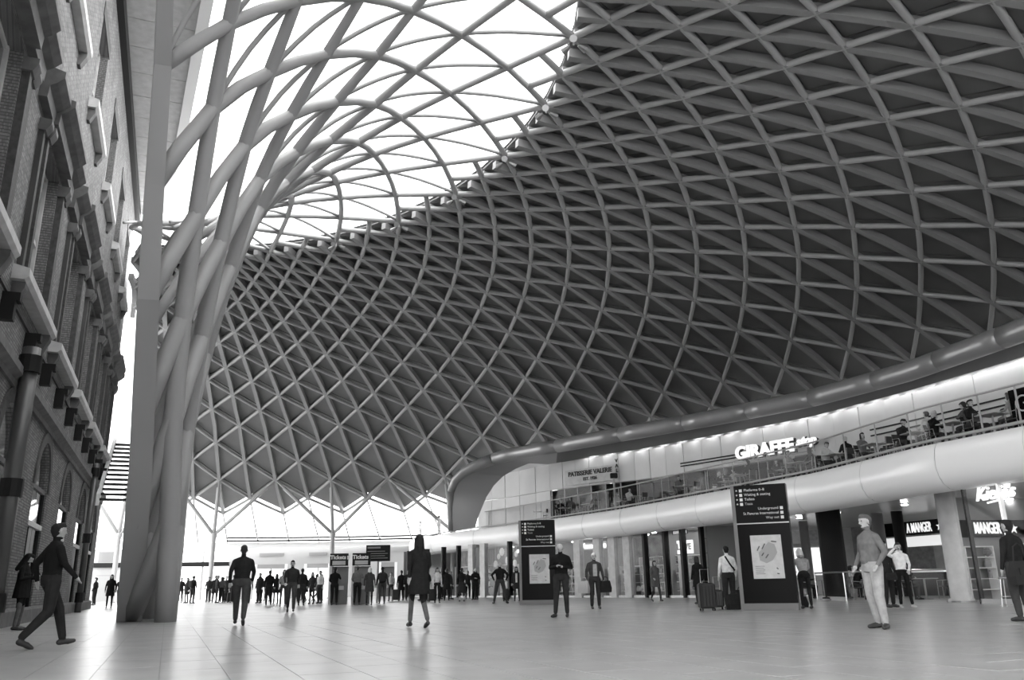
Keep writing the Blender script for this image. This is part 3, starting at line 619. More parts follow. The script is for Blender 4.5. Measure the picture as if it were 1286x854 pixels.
for x in cols:
    w_ = .55 if x in wide else .16; r = tang(shp, x); a = shp(x, -.1); sb(MB().box(a-r*w_/2, r*w_, Vector((-r.y, r.x, 0))*.35, (0, 0, ZCE)), 'shopfront_pier', M_STONE if x in wide else M_DARK)
for a, b in zip(cols, cols[1:]):
    sb(quad(shp, a+.5, b-.5, .12, ZCE-.25, .03, .05), 'shop_pane', M_SHOPG); sb(quad(shp, a, b, 0, .12, .1, 0), 'shop_plinth', M_MID)
sxs = [505, 530, 560, 590, 607, 640, 680, 727, 771, 812, 850, 892]
sb(MB().loft([[shp(x, 5, 0), shp(x, 5, ZCE)] for x in sxs], close=False, caps=False), 'shop_back_wall', mat('shop_back', .16, .6, noise=.6, nscale=1.5))
for x in (505, 592, 661, 727, 838, 890): a = shp(x, .1); b = shp(x, 5); sb(MB().add([a, b, b+up*ZCE, a+up*ZCE], [(0, 1, 2, 3)]), 'party_wall', M_RIB)
# ceiling of the undercroft with down lights
und = tag(empty('ceiling_undercroft', lip(900, 3, 3.5)), 'glossy pale ceiling with small lamps below the upper level', 'ceiling', kind='structure'); U0 = und.location.copy()
uxs = list(range(520, 1421, 30)); mb = MB().loft([[lip(x, .45, 3.45), lip(x, 16, 3.62)] for x in uxs], close=False, caps=False); mb.v = [(x-U0.x, y-U0.y, z-U0.z) for x, y, z in mb.v]; mb.build('ceiling_sheet', mat('satin_ceiling', .7, .25, .3), und)
def downlight(p, label, grp):
    L = tag(empty('downlight', p), label, 'lamp', grp); MB().lathe((0, 0, 0), [(.16, .03), (.17, -.02), (.12, -.03)], 12).build('bezel', M_MID, L); MB().lathe((0, 0, -.035), [(.12, 0), (.12, -.012)], 12).build('lamp_diffuser', mat('downlight_diffuser', .9, .5, emit=16), L)
for i, (x, ins) in enumerate([(930, 3), (985, 2.5), (1000, 8), (1040, 3), (1052, 9), (1075, 6), (1095, 2.5), (1125, 7), (1150, 3), (1170, 9), (1195, 6), (1235, 4), (1262, 7), (1060, 13), (1110, 12), (1015, 12)]):
    downlight(lip(x, ins, 3.47+.0106*(ins-.45)-.04), 'round ceiling downlight in the undercroft, %s from the shops' % (ORD+['fifteenth', 'sixteenth'])[i], 'undercroft ceiling downlights')
for i, x in enumerate([548, 585, 600, 620, 650, 672, 700, 716, 740, 760, 780, 800, 806, 822, 846, 872]):
    downlight(shp(x, 1.2+(i % 3)*1.0, ZCE-.12), 'shop ceiling spot lamp, %s along the glazed shopfront' % (ORD+['fifteenth', 'sixteenth'])[i], 'shop ceiling spot lamps')
# shop signs
p = shp(741, .5, 2.95); r = tang(shp, 741); sg = tag(empty('shop_sign', p), 'small bright shop name sign hanging above the old man in the jacket', 'sign'); n_ = r.cross(up); place_text('lettering', 'Accessorize', .42, mat('neon_letter', .9, .5, emit=.5), sg, n_*.04, r, up, ext=.02, bold=.012); sgb(p, sg, MB().box(p-r*1.0-up*.22, r*2.0, n_*-.03, up*.44), 'backing_plate', M_STONE)
p = shp(852, .6, 2.55); r = tang(shp, 852); sg = tag(empty('shop_light_box', p), 'bright white light box sign reading love in the end shop', 'sign'); n_ = r.cross(up); sgb(p, sg, MB().box(p-r*.55-up*.34, r*1.1, n_*-.12, up*.68), 'light_box', mat('light_box', .9, .5, emit=.25)); place_text('lettering', 'LOVE', .44, M_STONE, sg, n_*.02, r, up, ext=.01, bold=.02)
p = shp(853, .3, 3.3); sg = tag(empty('shop_header_sign', p), 'thin lit header strip above the light box in the end shop', 'sign'); sgb(p, sg, MB().box(p-r*.55-up*.1, r*1.1, n_*-.05, up*.2), 'header_box', M_DARK)
for i in range(9): sgb(p, sg, MB().box(p-r*(.48-.115*i)-up*.07+n_*.005, r*.07, n_*.01, up*.14), 'lit_mark', M_LETTER)
p = shp(650, .3, 2.95); r = tang(shp, 650); sg = tag(empty('shop_hanging_sign', p), 'small white lit sign in the shop left of the far information pylon', 'sign'); n_ = r.cross(up); sgb(p, sg, MB().box(p-r*.45-up*.1, r*.9, n_*-.05, up*.2), 'sign_box', mat('sign_box_lit', .9, .5, emit=.5))
# display shelves with goods: one unit per shop bay
goods = [mat('goods_%d' % i, v, .5) for i, v in enumerate((.04, .12, .3, .55, .8))]
gm = {}
def goods_mesh(kind):
    if kind in gm: return gm[kind]
    mb = MB()
    if kind == 0: mb.bbox((0, 0, .13), .22, .14, .26, .02)
    elif kind == 1: mb.lathe((0, 0, 0), [(.06, 0), (.07, .02), (.07, .17), (.03, .22), (.03, .27)], 8)
    elif kind == 2: mb.lathe((0, 0, 0), [(.04, 0), (.13, .1), (.12, .22), (.02, .26)], 8)
    elif kind == 3: mb.loft([[(-.13, -.03, 0), (.13, -.03, 0), (.13, .03, 0), (-.13, .03, 0)], [(-.14, -.05, .1), (.14, -.05, .1), (.14, .05, .1), (-.14, .05, .1)], [(-.09, -.01, .27), (.09, -.01, .27), (.09, .01, .27), (-.09, .01, .27)]])
    else: mb.lathe((0, 0, .15), [(.02, -.14), (.14, -.05), (.15, .03), (.08, .13), (.01, .15)], 8)
    gm[kind] = mb.mesh('goods'); return gm[kind]
KN = ['boxed_gift', 'bottle', 'bowl', 'handbag', 'ball_ornament']
GL = ['small boxed gift on shop shelves seen through the glass', 'small bottle on shop shelves seen through the glass', 'small rounded bowl on shop shelves seen through the glass', 'small handbag on shop shelves seen through the glass', 'small round ornament on shop shelves seen through the glass']
LV = ['lowest', 'second', 'third', 'top']
def goods_item(where, lev, p, rz, kind, v):
    o = bpy.data.objects.new(KN[kind], goods_mesh(kind)); COL.objects.link(o); o.location = p; o.rotation_euler = (0, 0, rz)
    if not o.data.materials: o.data.materials.append(goods[2])
    o.material_slots[0].link = 'OBJECT'; o.material_slots[0].material = goods[v]; where = where.replace('white display shelf with goods ', 'shelf ').replace('display stand in the corner shop, ', 'corner shop stand '); tag(o, '%s %s, %s board, %s' % (['black', 'dark', 'grey', 'pale', 'white'][v], KN[kind].replace('_', ' '), LV[min(lev, 3)], where), 'shop goods', KN[kind].replace('_', ' ')+' goods on shop shelves')
def shelf(p, r, w, levels, label, z0=.35, dz=.45, dep=.4):
    n = Vector((-r.y, r.x, 0)); n = n if n.y > 0 else -n; rz = math.atan2(r.y, r.x); s = tag(empty('display_shelf', p, rz), label, 'shelf'); H_ = z0+dz*levels
    for a in (-w/2, w/2-.04): MB().box((a, 0, 0), (.04, 0, 0), (0, dep, 0), (0, 0, H_)).build('side_panel', M_WHITE, s)
    for l in range(levels+1): MB().box((-w/2, 0, z0+dz*l-.03), (w, 0, 0), (0, dep, 0), (0, 0, .03)).build('shelf_board', M_WHITE, s)
    MB().box((-w/2, dep, 0), (w, 0, 0), (0, .03, 0), (0, 0, H_)).build('back_panel', M_RIB, s)
    for l in range(levels):
        k = int(w/.42)
        for i in range(k):
            if random.random() < .15: continue
            goods_item(label, l, p+r*(-w/2+.25+i*(w-.4)/max(1, k-1))+n*(.16+random.uniform(-.04, .06))+up*(z0+dz*l), rz, random.randrange(5), random.randrange(5))
DESC = ['by the dark left bays', 'behind the wide left piers', 'behind the man with hands on hips', 'beside the far pylon', 'right of the far pylon', 'behind the old man in the jacket', 'between the third and fourth piers', 'in the middle of the shopfront', 'behind the blurred shopper', 'under the light box', 'at the end of the shopfront']
for i, x in enumerate([566, 599, 624, 650, 690, 712, 762, 782, 803, 826, 862]):
    shelf(shp(x, .7 if i % 2 else 1.0), tang(shp, x), 1.9, 4 if i not in (6, 7) else 3, 'white display shelf with goods '+DESC[i])
# hanging discs and bright curtain of the shop behind the man with hands on hips
for i, (x, z, r_) in enumerate([(622, 3.0, .28), (629, 2.4, .28), (614, 2.2, .25), (634, 3.1, .24), (610, 1.05, .3), (608.5, .4, .3), (626, .8, .28), (638, 2.2, .24), (600, 2.6, .28), (598, 1.75, .22), (618, 2.7, .2), (640, 2.8, .22)]):
    q = shp(x, .6, z); r = tang(shp, x); n_ = r.cross(up); o = tag(empty('hanging_disc', q), 'pale round paper disc in the bright shop window, %s of twelve' % ORD[i], 'ornament', 'paper discs in the bright shop window')
    rg = [[n_*t+(r*math.cos(a)+up*math.sin(a))*(r_ if abs(t) < .03 else r_*.7) for a in [k*math.pi/6 for k in range(12)]] for t in (-.05, 0, .05)]; MB().loft(rg).build('disc', M_WHITE, o); MB().tube([up*r_, up*(ZCE-.02-z)], .008, 4).build('string', M_WPRINT, o)
# undercroft recess: tiled return wall, columns, sandwich bar, glazed corner shop
rec = tag(empty('wall_recess', P(960, 50)), 'tiled return and back wall of the open undercroft right of the shops', 'wall', kind='structure'); Q0 = rec.location.copy()
def qb(mb, name, m): mb.v = [(x-Q0.x, y-Q0.y, z-Q0.z) for x, y, z in mb.v]; return mb.build(name, m, rec)
A_, B_ = P(889, 42.5), P(960, 52)
for i in range(10):
    a, b = A_.lerp(B_, i/10+.004), A_.lerp(B_, (i+1)/10-.004)
    for j in range(5): qb(MB().box(a+up*(.03+.71*j), b-a, (.05, .05, 0), up*.69), 'wall_tile', M_OFFW)
B2, C2 = P(960, 52), P(1215, 44)
for i in range(8):
    a, b = B2.lerp(C2, i/8), B2.lerp(C2, (i+1)/8); qb(MB().box(a, b-a, (0, .1, 0), up*ZCE), 'back_panel', M_STONE if i % 2 else M_WOOD)
COLS = [(1017, 40, .42, M_CHROME, 'slim shiny column beyond the near pylon'), (1050, 33.5, .95, M_DARK, 'wide dark clad column in the undercroft'), (1112, 36, .5, M_MID, 'dark steel column left of the sandwich bar'), (1138, 35, .45, M_DARK, 'dark column in front of the sandwich bar sign'), (1203, 27.5, .62, M_STONE, 'pale stone clad column beside the glazed corner shop')]
for x, d, w_, m_, lb in COLS:
    c = tag(empty('undercroft_column', P(x, d)), lb, 'column'); MB().lathe((0, 0, 0), [(w_*.62, 0), (w_*.62, .1), (w_*.5, .12), (w_*.5, 3.45)], 18).build('shaft', m_, c, True); MB().lathe((0, 0, 0), [(w_*.7, 0), (w_*.7, .05)], 18).build('base_ring', M_MID, c)
# sandwich bar: sign band, counter, rail
p = P(1152, 39, 2.95); r = (P(1190, 37)-P(1110, 40.5)).normalized(); n_ = r.cross(up)
sg = tag(empty('sandwich_bar_sign', p), 'dark fascia with white star and condensed lettering in the undercroft', 'sign'); sgb(p, sg, MB().box(p-r*2.2-up*.3, r*4.6, n_*-.1, up*.62), 'fascia', M_BLACKG)
place_text('lettering', 'A MANGER', .6, M_LETTER, sg, n_*.02+r*.55, r, up, xs=.48, ext=.02, bold=.01)
def star(o, r, u, R, n_): 
    pts = [o+(r*math.sin(k*math.pi/5)+u*math.cos(k*math.pi/5))*(R if k % 2 == 0 else R*.42) for k in range(10)]; return MB().prism(pts, n_*.02)
star(n_*.02-r*1.75, r, up, .2, n_).build('star', M_LETTER, sg); star(n_*.02+r*1.75, r, up, .2, n_).build('star', M_LETTER, sg)
bar = tag(empty('service_counter', p-up*2.95), 'bright lit service counter below the sandwich bar sign', 'counter')
for k, (z0, z1, dd, m_) in enumerate(((0, 1.0, 0, M_DARK), (1.0, 1.06, -.05, M_CHROME), (2.15, 2.6, .2, mat('menu_light', .8, .5, emit=.12)))): sgb(Vector((0, 0, 0)), bar, MB().box(-r*2.1+n_*-dd+up*z0, r*4.3, n_*-.6 if k < 2 else n_*-.08, up*(z1-z0)), ['counter_front', 'counter_top', 'menu_panel'][k], m_)
kx = tag(empty('added_glow_kiosk', P(1012, 47)), 'added glowing kiosk standing in for the bright shop interior beyond the near pylon', 'kiosk'); MB().bbox((0, 0, .5), 3.6, .7, 1.0, .03).build('counter', M_WHITE, kx); MB().box((-1.8, .9, 1.0), (3.6, 0, 0), (0, .1, 0), (0, 0, 1.5)).build('back_panel', mat('kiosk_glow', .9, .5, emit=.16), kx); MB().box((-1.8, -.4, 2.5), (3.6, 0, 0), (0, 1.4, 0), (0, 0, .18)).build('header', M_STONE, kx)  # kiosk and its glowing back panel are added for a bright shop interior
gr = tag(empty('seating_rail', P(1060, 30.5)), 'low glazed rail with chrome handrail around the seating in the undercroft', 'railing'); G0 = gr.location.copy()
pts = [P(1024, 34.5), P(1060, 31.5), P(1110, 29.8), P(1186, 29)]
for a, b in zip(pts, pts[1:]):
    sgb(G0, gr, MB().add([a+up*.1, b+up*.1, b+up*.98, a+up*.98], [(0, 1, 2, 3)]), 'glass_panel', M_BALG); sgb(G0, gr, MB().tube([a+up*1.02, b+up*1.02], .03, 8), 'handrail', M_CHROME); sgb(G0, gr, MB().tube([a, a+up*1.0], .025, 8), 'post', M_CHROME)
sgb(G0, gr, MB().box(pts[0]-Vector((0, .1, 0)), pts[1]-pts[0], (0, .15, 0), up*.14), 'kerb', M_CHROME)
# glazed corner shop at the right edge
cs = tag(empty('corner_shop', P(1250, 25)), 'glazed cosmetics shop with lit script sign at the right edge', 'shop', kind='structure'); K0 = cs.location.copy()
def kb(mb, name, m): mb.v = [(x-K0.x, y-K0.y, z-K0.z) for x, y, z in mb.v]; return mb.build(name, m, cs)
k0, k1, k2 = P(1206, 28.5), P(1226, 25.2), P(1420, 20.5); kr = (k2-k1).normalized(); kn = Vector((-kr.y, kr.x, 0)); kn = kn if kn.y > 0 else -kn
kb(MB().add([k0, k1, k1+up*3.5, k0+up*3.5], [(0, 1, 2, 3)]), 'shop_pane', M_SHOPG)
for i in range(5):
    a, b = k1+kr*(1.35*i+.04), k1+kr*(1.35*(i+1)-.04); kb(MB().add([a+up*.15, b+up*.15, b+up*3.4, a+up*3.4], [(0, 1, 2, 3)]), 'shop_pane', M_SHOPG); kb(MB().box(k1+kr*1.35*i-kr*.03, kr*.07, kn*.12, up*3.45), 'mullion', M_CHROME if i else M_DARK)
kb(MB().box(k1, kr*7, kn*.2, up*.15), 'plinth', M_MID)
b0 = k1-kr*4.0
kb(MB().box(b0+kn*2.7, kn*6.3, kr*-.1, up*3.5), 'back_wall', M_RIB); kb(MB().box(b0+kn*2.7+kr*.02+up*2.1, kn*6.3, kr*.1, up*.6), 'dark_band', M_BLACKG); kb(MB().box(k1+kn*8-kr*4, kr*10, kn*.1, up*3.5), 'side_wall', M_RIB)
for i, (t_, ins, wd) in enumerate(((3.9, 2.4, 1.1), (5.0, 1.2, 1.3), (6.1, 2.4, 1.2), (3.6, .4, 1.2))):
    shelf(b0+kn*t_+kr*ins, kn, wd, 4, 'display stand in the corner shop, '+['next to the corner mullion', 'in its middle', 'by its right pane', 'at its back left'][i], dz=.36)
p = k1+kr*.9+kn*.35+up*3.05; sg = tag(empty('script_sign', p), 'glowing white script shop name in the corner shop window', 'sign'); n_ = kr.cross(up); neon = mat('neon_tube', .95, .5, emit=.2)
place_text('script', "Kiehl's", .55, neon, sg, n_*.05+up*.06, kr, up, ext=.03, font_shear=.35, bold=.008); place_text('since_line', 'SINCE                1851', .14, neon, sg, n_*.05, kr, up, ext=.02, bold=.01); sgb(p, sg, MB().tube([p-kr*.3-up*.2+n_*.05, p+kr*.35-up*.14+n_*.05], .03, 6), 'underline', neon); sgb(p, sg, MB().tube([p+up*.25, p+up*.5], .01, 5), 'hanger', M_MID)
p = b0+kn*4.3+kr*.16+up*2.4; n_ = kn.cross(up); sg = tag(empty('glass_sign_copy', p), 'copy of the sandwich bar letters and star as shown in the corner shop glass', 'sign'); place_text('lettering', 'MANGER', .55, M_LETTER, sg, n_*.02, kn, up, xs=.5, ext=.02, bold=.01); star(n_*.02+kn*1.1, kn, up, .2, n_).build('star', M_LETTER, sg)  # modelled copy of the sandwich bar sign as it shows in the glass
for i, (x, ins) in enumerate(((.8, 2), (2.2, 2.4), (3.4, 1.6), (1.6, 4))): downlight(k1+kr*x+kn*ins+up*3.42, 'corner shop ceiling spot, %s from the corner mullion' % ORD[i], 'corner shop ceiling spots')
# ------------------------------------------------------------------ information pylons
def pylon(x, d, rz, label):
    t = tag(empty('information_pylon', P(x, d), rz), label, 'sign', 'information pylons'); w_, th, h = 1.5, .34, 3.35
    MB().box((-w_/2, -th/2, 0), (w_, 0, 0), (0, th, 0), (0, 0, .18)).build('plinth', mat('pylon_plinth', .14, .4), t)
    MB().box((-w_/2, -th/2, .18), (.1, 0, 0), (0, th, 0), (0, 0, h-.18)).build('steel_edge', mat('pylon_edge', .16, .4), t)
    bd = MB().box((-w_/2+.1, -th/2+.01, .18), (w_-.1, 0, 0), (0, th-.02, 0), (0, 0, h-.18)).build('body', M_BLACKG, t)
    hd = MB().box((-w_/2+.1, -th/2-.01, 2.32), (w_-.1, 0, 0), (0, .02, 0), (0, 0, h-2.34)).build('header_panel', mat('charcoal_panel', .012, .6, spec=.1), t); MB().box((-w_/2+.1, -th/2-.014, 2.28), (w_-.1, 0, 0), (0, .01, 0), (0, 0, .03)).build('divider', M_MID, t)
    fr = Vector((1, 0, 0)); y = -th/2-.013
    for i, s in enumerate(('Platforms 0–8', 'Waiting & seating', 'Toilets', 'Taxis')):
        z = h-.14-.125*i; MB().box((-w_/2+.24, y, z-.045), (.08, 0, 0), (0, .004, 0), (0, 0, .08)).build('pictogram', M_WPRINT, hd); star(Vector((-w_/2+.17, y, z)), fr, up, .03, Vector((0, -1, 0))).build('arrow', M_WPRINT, hd); place_text('lettering', s, .10, M_WPRINT if i < 3 else M_MID, hd, (-w_/2+.37, y, z), fr, up, ext=.002, align='LEFT')
    for i, s in enumerate(('Underground', 'St Pancras International', 'Way out')):
        z = h-.66-.125*i; MB().box((w_/2-.2, y, z-.045), (.08, 0, 0), (0, .004, 0), (0, 0, .08)).build('pictogram', M_WPRINT, hd); place_text('lettering', s, .10, M_WPRINT if i < 2 else M_MID, hd, (w_/2-.24, y, z), fr, up, ext=.002, align='RIGHT')
    mp = MB().box((-.33, y, .82), (.82, 0, 0), (0, .006, 0), (0, 0, 1.15)).build('map_poster', M_MAP, t); yy = y-.004; mm = mat('map_ink', .12, .6); m2 = mat('map_tint', .36, .6)
    poly = [(-.12, 1.3), (.05, 1.22), (.22, 1.3), (.36, 1.5), (.3, 1.72), (.15, 1.78), (-.02, 1.62), (-.14, 1.5)]; MB().prism([(a, yy, b) for a, b in poly], (0, .003, 0)).build('map_area', m2, mp)
    for a, b, c_, d_ in ((-.17, 1.56, -.1, 1.68), (-.04, 1.6, .05, 1.74), (-.06, 1.42, .0, 1.5), (.04, 1.36, .12, 1.46), (.22, 1.8, .36, 1.78), (.3, 1.1, .34, 1.06), (.3, .95, .36, .94)): MB().tube([(a, yy-.002, b), (c_, yy-.002, d_)], .016, 5).build('map_stroke', mm, mp)
    for i in range(5): MB().box((-.26+.0*i, yy-.002, 1.14-.05*i), (.25-.03*(i % 2), 0, 0), (0, .003, 0), (0, 0, .012)).build('legend_line', mm, mp)
    return t
pylon(964, 23.4, math.radians(-24), 'tall black information pylon with map poster beside the man in white jacket')
pylon(676, 35.0, math.radians(-6), 'black information pylon with map poster behind the man reading his phone')
# ------------------------------------------------------------------ ticket machines and screen
for i, (x, lb) in enumerate(((424, 'ticket machine with tickets header used by the man in black'), (452.5, 'ticket machine with tickets header used by the man in grey suit'))):
    t = tag(empty('ticket_machine', P(x, 43.5), math.radians(8)), lb, 'ticket machine', 'ticket machines')
    MB().prism([(-.45, 0, 0), (-.45, .7, 0), (-.45, .7, 1.85), (-.45, .15, 1.85), (-.45, 0, 1.0)], (.12, 0, 0)).build('side_fin', M_STONE, t); MB().prism([(-.33, .08, 0), (-.33, .7, 0), (-.33, .7, 1.85), (-.33, .25, 1.85), (-.33, .08, 1.0)], (.8, 0, 0)).build('cabinet', mat('machine_grey', .12, .5), t)
    MB().prism([(-.2, .2, 1.25), (.35, .2, 1.25), (.35, .27, 1.7), (-.2, .27, 1.7)], (0, -.04, 0)).build('screen', M_BLACKG, t); MB().box((-.2, .03, .7), (.5, 0, 0), (0, .06, 0), (0, 0, .2)).build('ticket_tray', M_MID, t)
    hd = MB().box((-.45, .1, 1.88), (.92, 0, 0), (0, .2, 0), (0, 0, .62)).build('header', M_DARK, t); place_text('lettering', 'Tickets', .27, M_WPRINT, hd, (-.04, .09, 2.3), (1, 0, 0), up, ext=.004, bold=.01); MB().box((-.32, .085, 1.93), (.66, 0, 0), (0, .01, 0), (0, 0, .2)).build('header_strip', M_STONE, hd)
    if i == 0: MB().box((.42, .07, 2.2), (.14, 0, 0), (0, .02, 0), (0, 0, .18)).build('rail_symbol_plate', M_WPRINT, hd)
t = tag(empty('departure_screen', P(470, 46)), 'tall dark departure screen behind the ticket machines', 'screen'); MB().box((-.5, 0, 2.15), (1.3, 0, 0), (0, .15, 0), (0, 0, .85)).build('screen_box', M_DARK, t); MB().box((-.42, -.012, 2.82), (.7, 0, 0), (0, .01, 0), (0, 0, .1)).build('header_strip', M_MID, t); MB().tube([(.15, .1, 0), (.15, .1, 2.2)], .06, 8).build('post', M_MID, t)
for k in range(4): MB().box((-.42, -.012, 2.3+.12*k), (1.1-.15*(k % 2), 0, 0), (0, .01, 0), (0, 0, .03)).build('text_line', M_MID, t)
# ------------------------------------------------------------------ people: one continuous remeshed body per pose, clothes as material regions
def capsule(p0, p1, r0, r1, n=10):
    p0, p1 = Vector(p0), Vector(p1); d = p1-p0; L = d.length; t = d/L if L > 1e-6 else Vector((0, 0, 1))
    rr = [p0-t*r0, p0-t*r0*.7, p0, p1, p1+t*r1*.7, p1+t*r1]; rad = [r0*.12, r0*.72, r0, r1, r1*.72, r1*.12]; return MB().tube(rr, rad, n)
def ellring(c, rx, ry, n=14, rot=0.0): return [Vector((c[0]+rx*math.cos(a)*math.cos(rot)-ry*math.sin(a)*math.sin(rot), c[1]+rx*math.cos(a)*math.sin(rot)+ry*math.sin(a)*math.cos(rot), c[2])) for a in [2*math.pi*k/n for k in range(n)]]
def seg_dist(P_, a, b, ra, rb):
    a, b = np.array(a), np.array(b); d = b-a; L2 = max(1e-9, d@d); t = np.clip(((P_-a)@d)/L2, 0, 1); return np.linalg.norm(P_-(a+t[:, None]*d), axis=1)-(ra+(rb-ra)*t)
SKIN, HAIR, TOP, LEG, SHOE, EXTRA, FACE = range(7)
def make_body(name, pose):
    J = dict(hipL=(-.10, 0, .93), hipR=(.10, 0, .93), kneeL=(-.11, .02, .50), kneeR=(.11, .02, .50), ankL=(-.12, -.02, .09), ankR=(.12, -.02, .09),
             shL=(-.178, -.005, 1.385), shR=(.178, -.005, 1.385), elL=(-.25, -.03, 1.15), elR=(.25, -.03, 1.15), wrL=(-.26, .06, .91), wrR=(.26, .06, .91), pelvis=(0, 0, .96), chest=(0, 0, 1.30), neck=(0, 0, 1.50), head=(0, .02, 1.635))
    J.update(pose.get('J', {})); V3 = {k: Vector(v) for k, v in J.items()}
    fem = pose.get('fem', 0); prims = []; mbs = []
    def cap(a, b, r0, r1, lab): prims.append((tuple(a), tuple(b), r0, r1, lab)); mbs.append(capsule(a, b, r0, r1))
    g = .92 if fem else 1.0
    bulk = pose.get('bulk', 1.0 if fem else 1.07)
    for s in 'LR':
        h, k, a = V3['hip'+s], V3['knee'+s], V3['ank'+s]
        lab = SKIN if pose.get('bareleg') else LEG; wide = pose.get('wideleg', 1.0 if fem else 1.22)
        cap(h, k, (.092 if fem else .098)*g*bulk, .064*g*wide, LEG); cap(k, a+Vector((0, 0, .03)), .062*g*wide, .045*wide, lab); calf = k.lerp(a, .3)+Vector((0, -.012, 0)); cap(k.lerp(a, .1), k.lerp(a, .5), .058*g, .052*g, lab)
        toe = Vector(pose.get('toe'+s, (0, .17, 0))); heel = a+Vector((0, -.035, -.045)); cap(heel, a+toe*.55+Vector((0, 0, -.05)), .043, .042, SHOE); cap(a+toe*.5+Vector((0, 0, -.055)), a+toe+Vector((0, 0, -.062)), .044, .032, SHOE)
        sh, el, wr = V3['sh'+s], V3['el'+s], V3['wr'+s]; sl = pose.get('sleeve', TOP)
        nk0 = V3['neck']+Vector((.03 if s == 'R' else -.03, -.01, -.045)); cap(nk0, sh, .055, .062*g*bulk, TOP)
        cap(sh, el, .062*g*bulk, .046*g*bulk, TOP); cap(el, wr, .045*g*bulk, .033*g, TOP if pose.get('long', 1) else SKIN)
        d = (wr-el).normalized(); hd = Vector(pose.get('hand'+s, tuple(d))).normalized(); side = Vector((1, 0, 0)) if abs(hd.x) < .8 else Vector((0, 1, 0)); side = (side-hd*side.dot(hd)).normalized(); nrm = hd.cross(side)
        cap(wr, wr+hd*.05, .027, .03, SKIN)
        for i, (o, ln) in enumerate(((-.026, .062), (-.009, .075), (.009, .07), (.026, .055))):
            b0 = wr+hd*.06+side*o; b1 = b0+hd*ln*.55+nrm*.004; b2 = b1+hd*ln*.35+Vector((0, .012, -.006)); cap(wr+hd*.03+side*o*.7, b0, .014, .0115, SKIN); cap(b0, b1, .0115, .0105, SKIN); cap(b1, b2, .0105, .009, SKIN)
        sg = 1 if s == 'L' else -1; th0 = wr+hd*.02+side*sg*.028; cap(th0, th0+hd*.03+side*sg*.025, .013, .0115, SKIN); cap(th0+hd*.03+side*sg*.025, th0+hd*.06+side*sg*.03, .0115, .0095, SKIN)
    pv, ch, nk, hd_ = V3['pelvis'], V3['chest'], V3['neck'], V3['head']; sx = .92 if fem else 1.0
    def lerp3(t): return pv.lerp(ch, t)
    tor = [(pv+Vector((0, 0, -.10)), .15, .115, LEG), (pv+Vector((0, -.005, 0)), .172, .125, LEG), (lerp3(.3), .155 if not fem else .14, .115, TOP), (lerp3(.65), .172, .122, TOP), (ch, .195, .125, TOP), (ch.lerp(nk, .45), .19, .105, TOP), (ch.lerp(nk, .72), .13, .085, TOP), (nk+Vector((0, 0, -.01)), .07, .065, TOP)]
    mbs.append(MB().loft([ellring(c, a*sx*bulk, b*bulk) for c, a, b, l in tor]))
    prims.append((tuple(pv+Vector((0, 0, -.08))), tuple(pv+Vector((0, 0, .03))), .15*bulk, .15*bulk, LEG)); prims.append((tuple(lerp3(.35)), tuple(ch+Vector((0, 0, .1))), .16*bulk, .16*bulk, TOP))
    if pose.get('belly'): cap(lerp3(.2)+Vector((0, .05, 0)), lerp3(.6)+Vector((0, .04, 0)), .13, .11, TOP)
    if pose.get('coat'):
        zc = pose['coat']; mbs.append(MB().loft([ellring(c, a, b) for c, a, b in ((Vector((pv.x, pv.y, zc)), .23, .19), (pv, .205, .165), (lerp3(.5), .185, .145), (ch, .2, .14))])); prims.append(((pv.x, pv.y, zc), tuple(ch), .20, .17, TOP))
    if pose.get('skirt'):
        zc = pose['skirt']; mbs.append(MB().loft([ellring(c, a, b) for c, a, b in ((Vector((pv.x, pv.y+.02, zc)), .25, .22), (pv, .18, .14), (lerp3(.2), .14, .11))])); prims.append(((pv.x, pv.y, zc), tuple(pv), .22, .16, LEG))
    cap(nk+Vector((0, 0, -.03)), hd_+Vector((0, -.015, -.06)), .055*g, .052*g, SKIN)
    # head: skull, jaw, nose, ears, eyes, mouth
    f = Vector(pose.get('face', (0, 1, 0))).normalized(); up_ = Vector(pose.get('headup', (0, 0, 1))); up_ = (up_-f*up_.dot(f)).normalized(); rt = f.cross(up_)
    def hp(x, y, z): return hd_+rt*x+f*y+up_*z
    cap(hp(0, -.022, .035), hp(0, .028, .03), .078, .072, SKIN); cap(hp(0, .03, -.02), hp(0, .045, -.075), .058, .036, SKIN); cap(hp(0, .01, 0), hp(0, .02, -.05), .066, .055, SKIN)
    cap(hp(0, .092, .01), hp(0, .108, -.025), .010, .014, SKIN)
    for s in (-1, 1): cap(hp(s*.076, -.005, .01), hp(s*.08, -.012, -.03), .014, .011, SKIN); cap(hp(s*.031, .088, .02), hp(s*.036, .086, .02), .009, .009, FACE)
    cap(hp(-.018, .083, -.056), hp(.018, .083, -.056), .006, .006, FACE)
    hr = pose.get('hair', 'short')
    if hr != 'bald': cap(hp(0, -.04, .045), hp(0, .03, .075), .083, .066, HAIR); cap(hp(0, -.05, .02), hp(0, -.045, -.03), .075, .06, HAIR)
    else: cap(hp(0, -.055, .0), hp(0, -.05, -.04), .068, .055, HAIR)
    if hr in ('long', 'bob'):
        L_ = -.27 if hr == 'long' else -.12
        for s in (-1, 1): cap(hp(s*.055, -.01, .03), hp(s*.075, -.02, L_), .045, .035, HAIR)
        cap(hp(0, -.06, .03), hp(0, -.075, L_-.04), .07, .055, HAIR)
    if hr == 'bun': cap(hp(0, -.09, .09), hp(0, -.095, .1), .045, .045, HAIR)
    if hr == 'hood': cap(hp(0, -.06, -.08), hp(0, -.05, -.14), .08, .1, TOP)
    mb = MB()
    for q in mbs: mb.add(q.v, q.f)
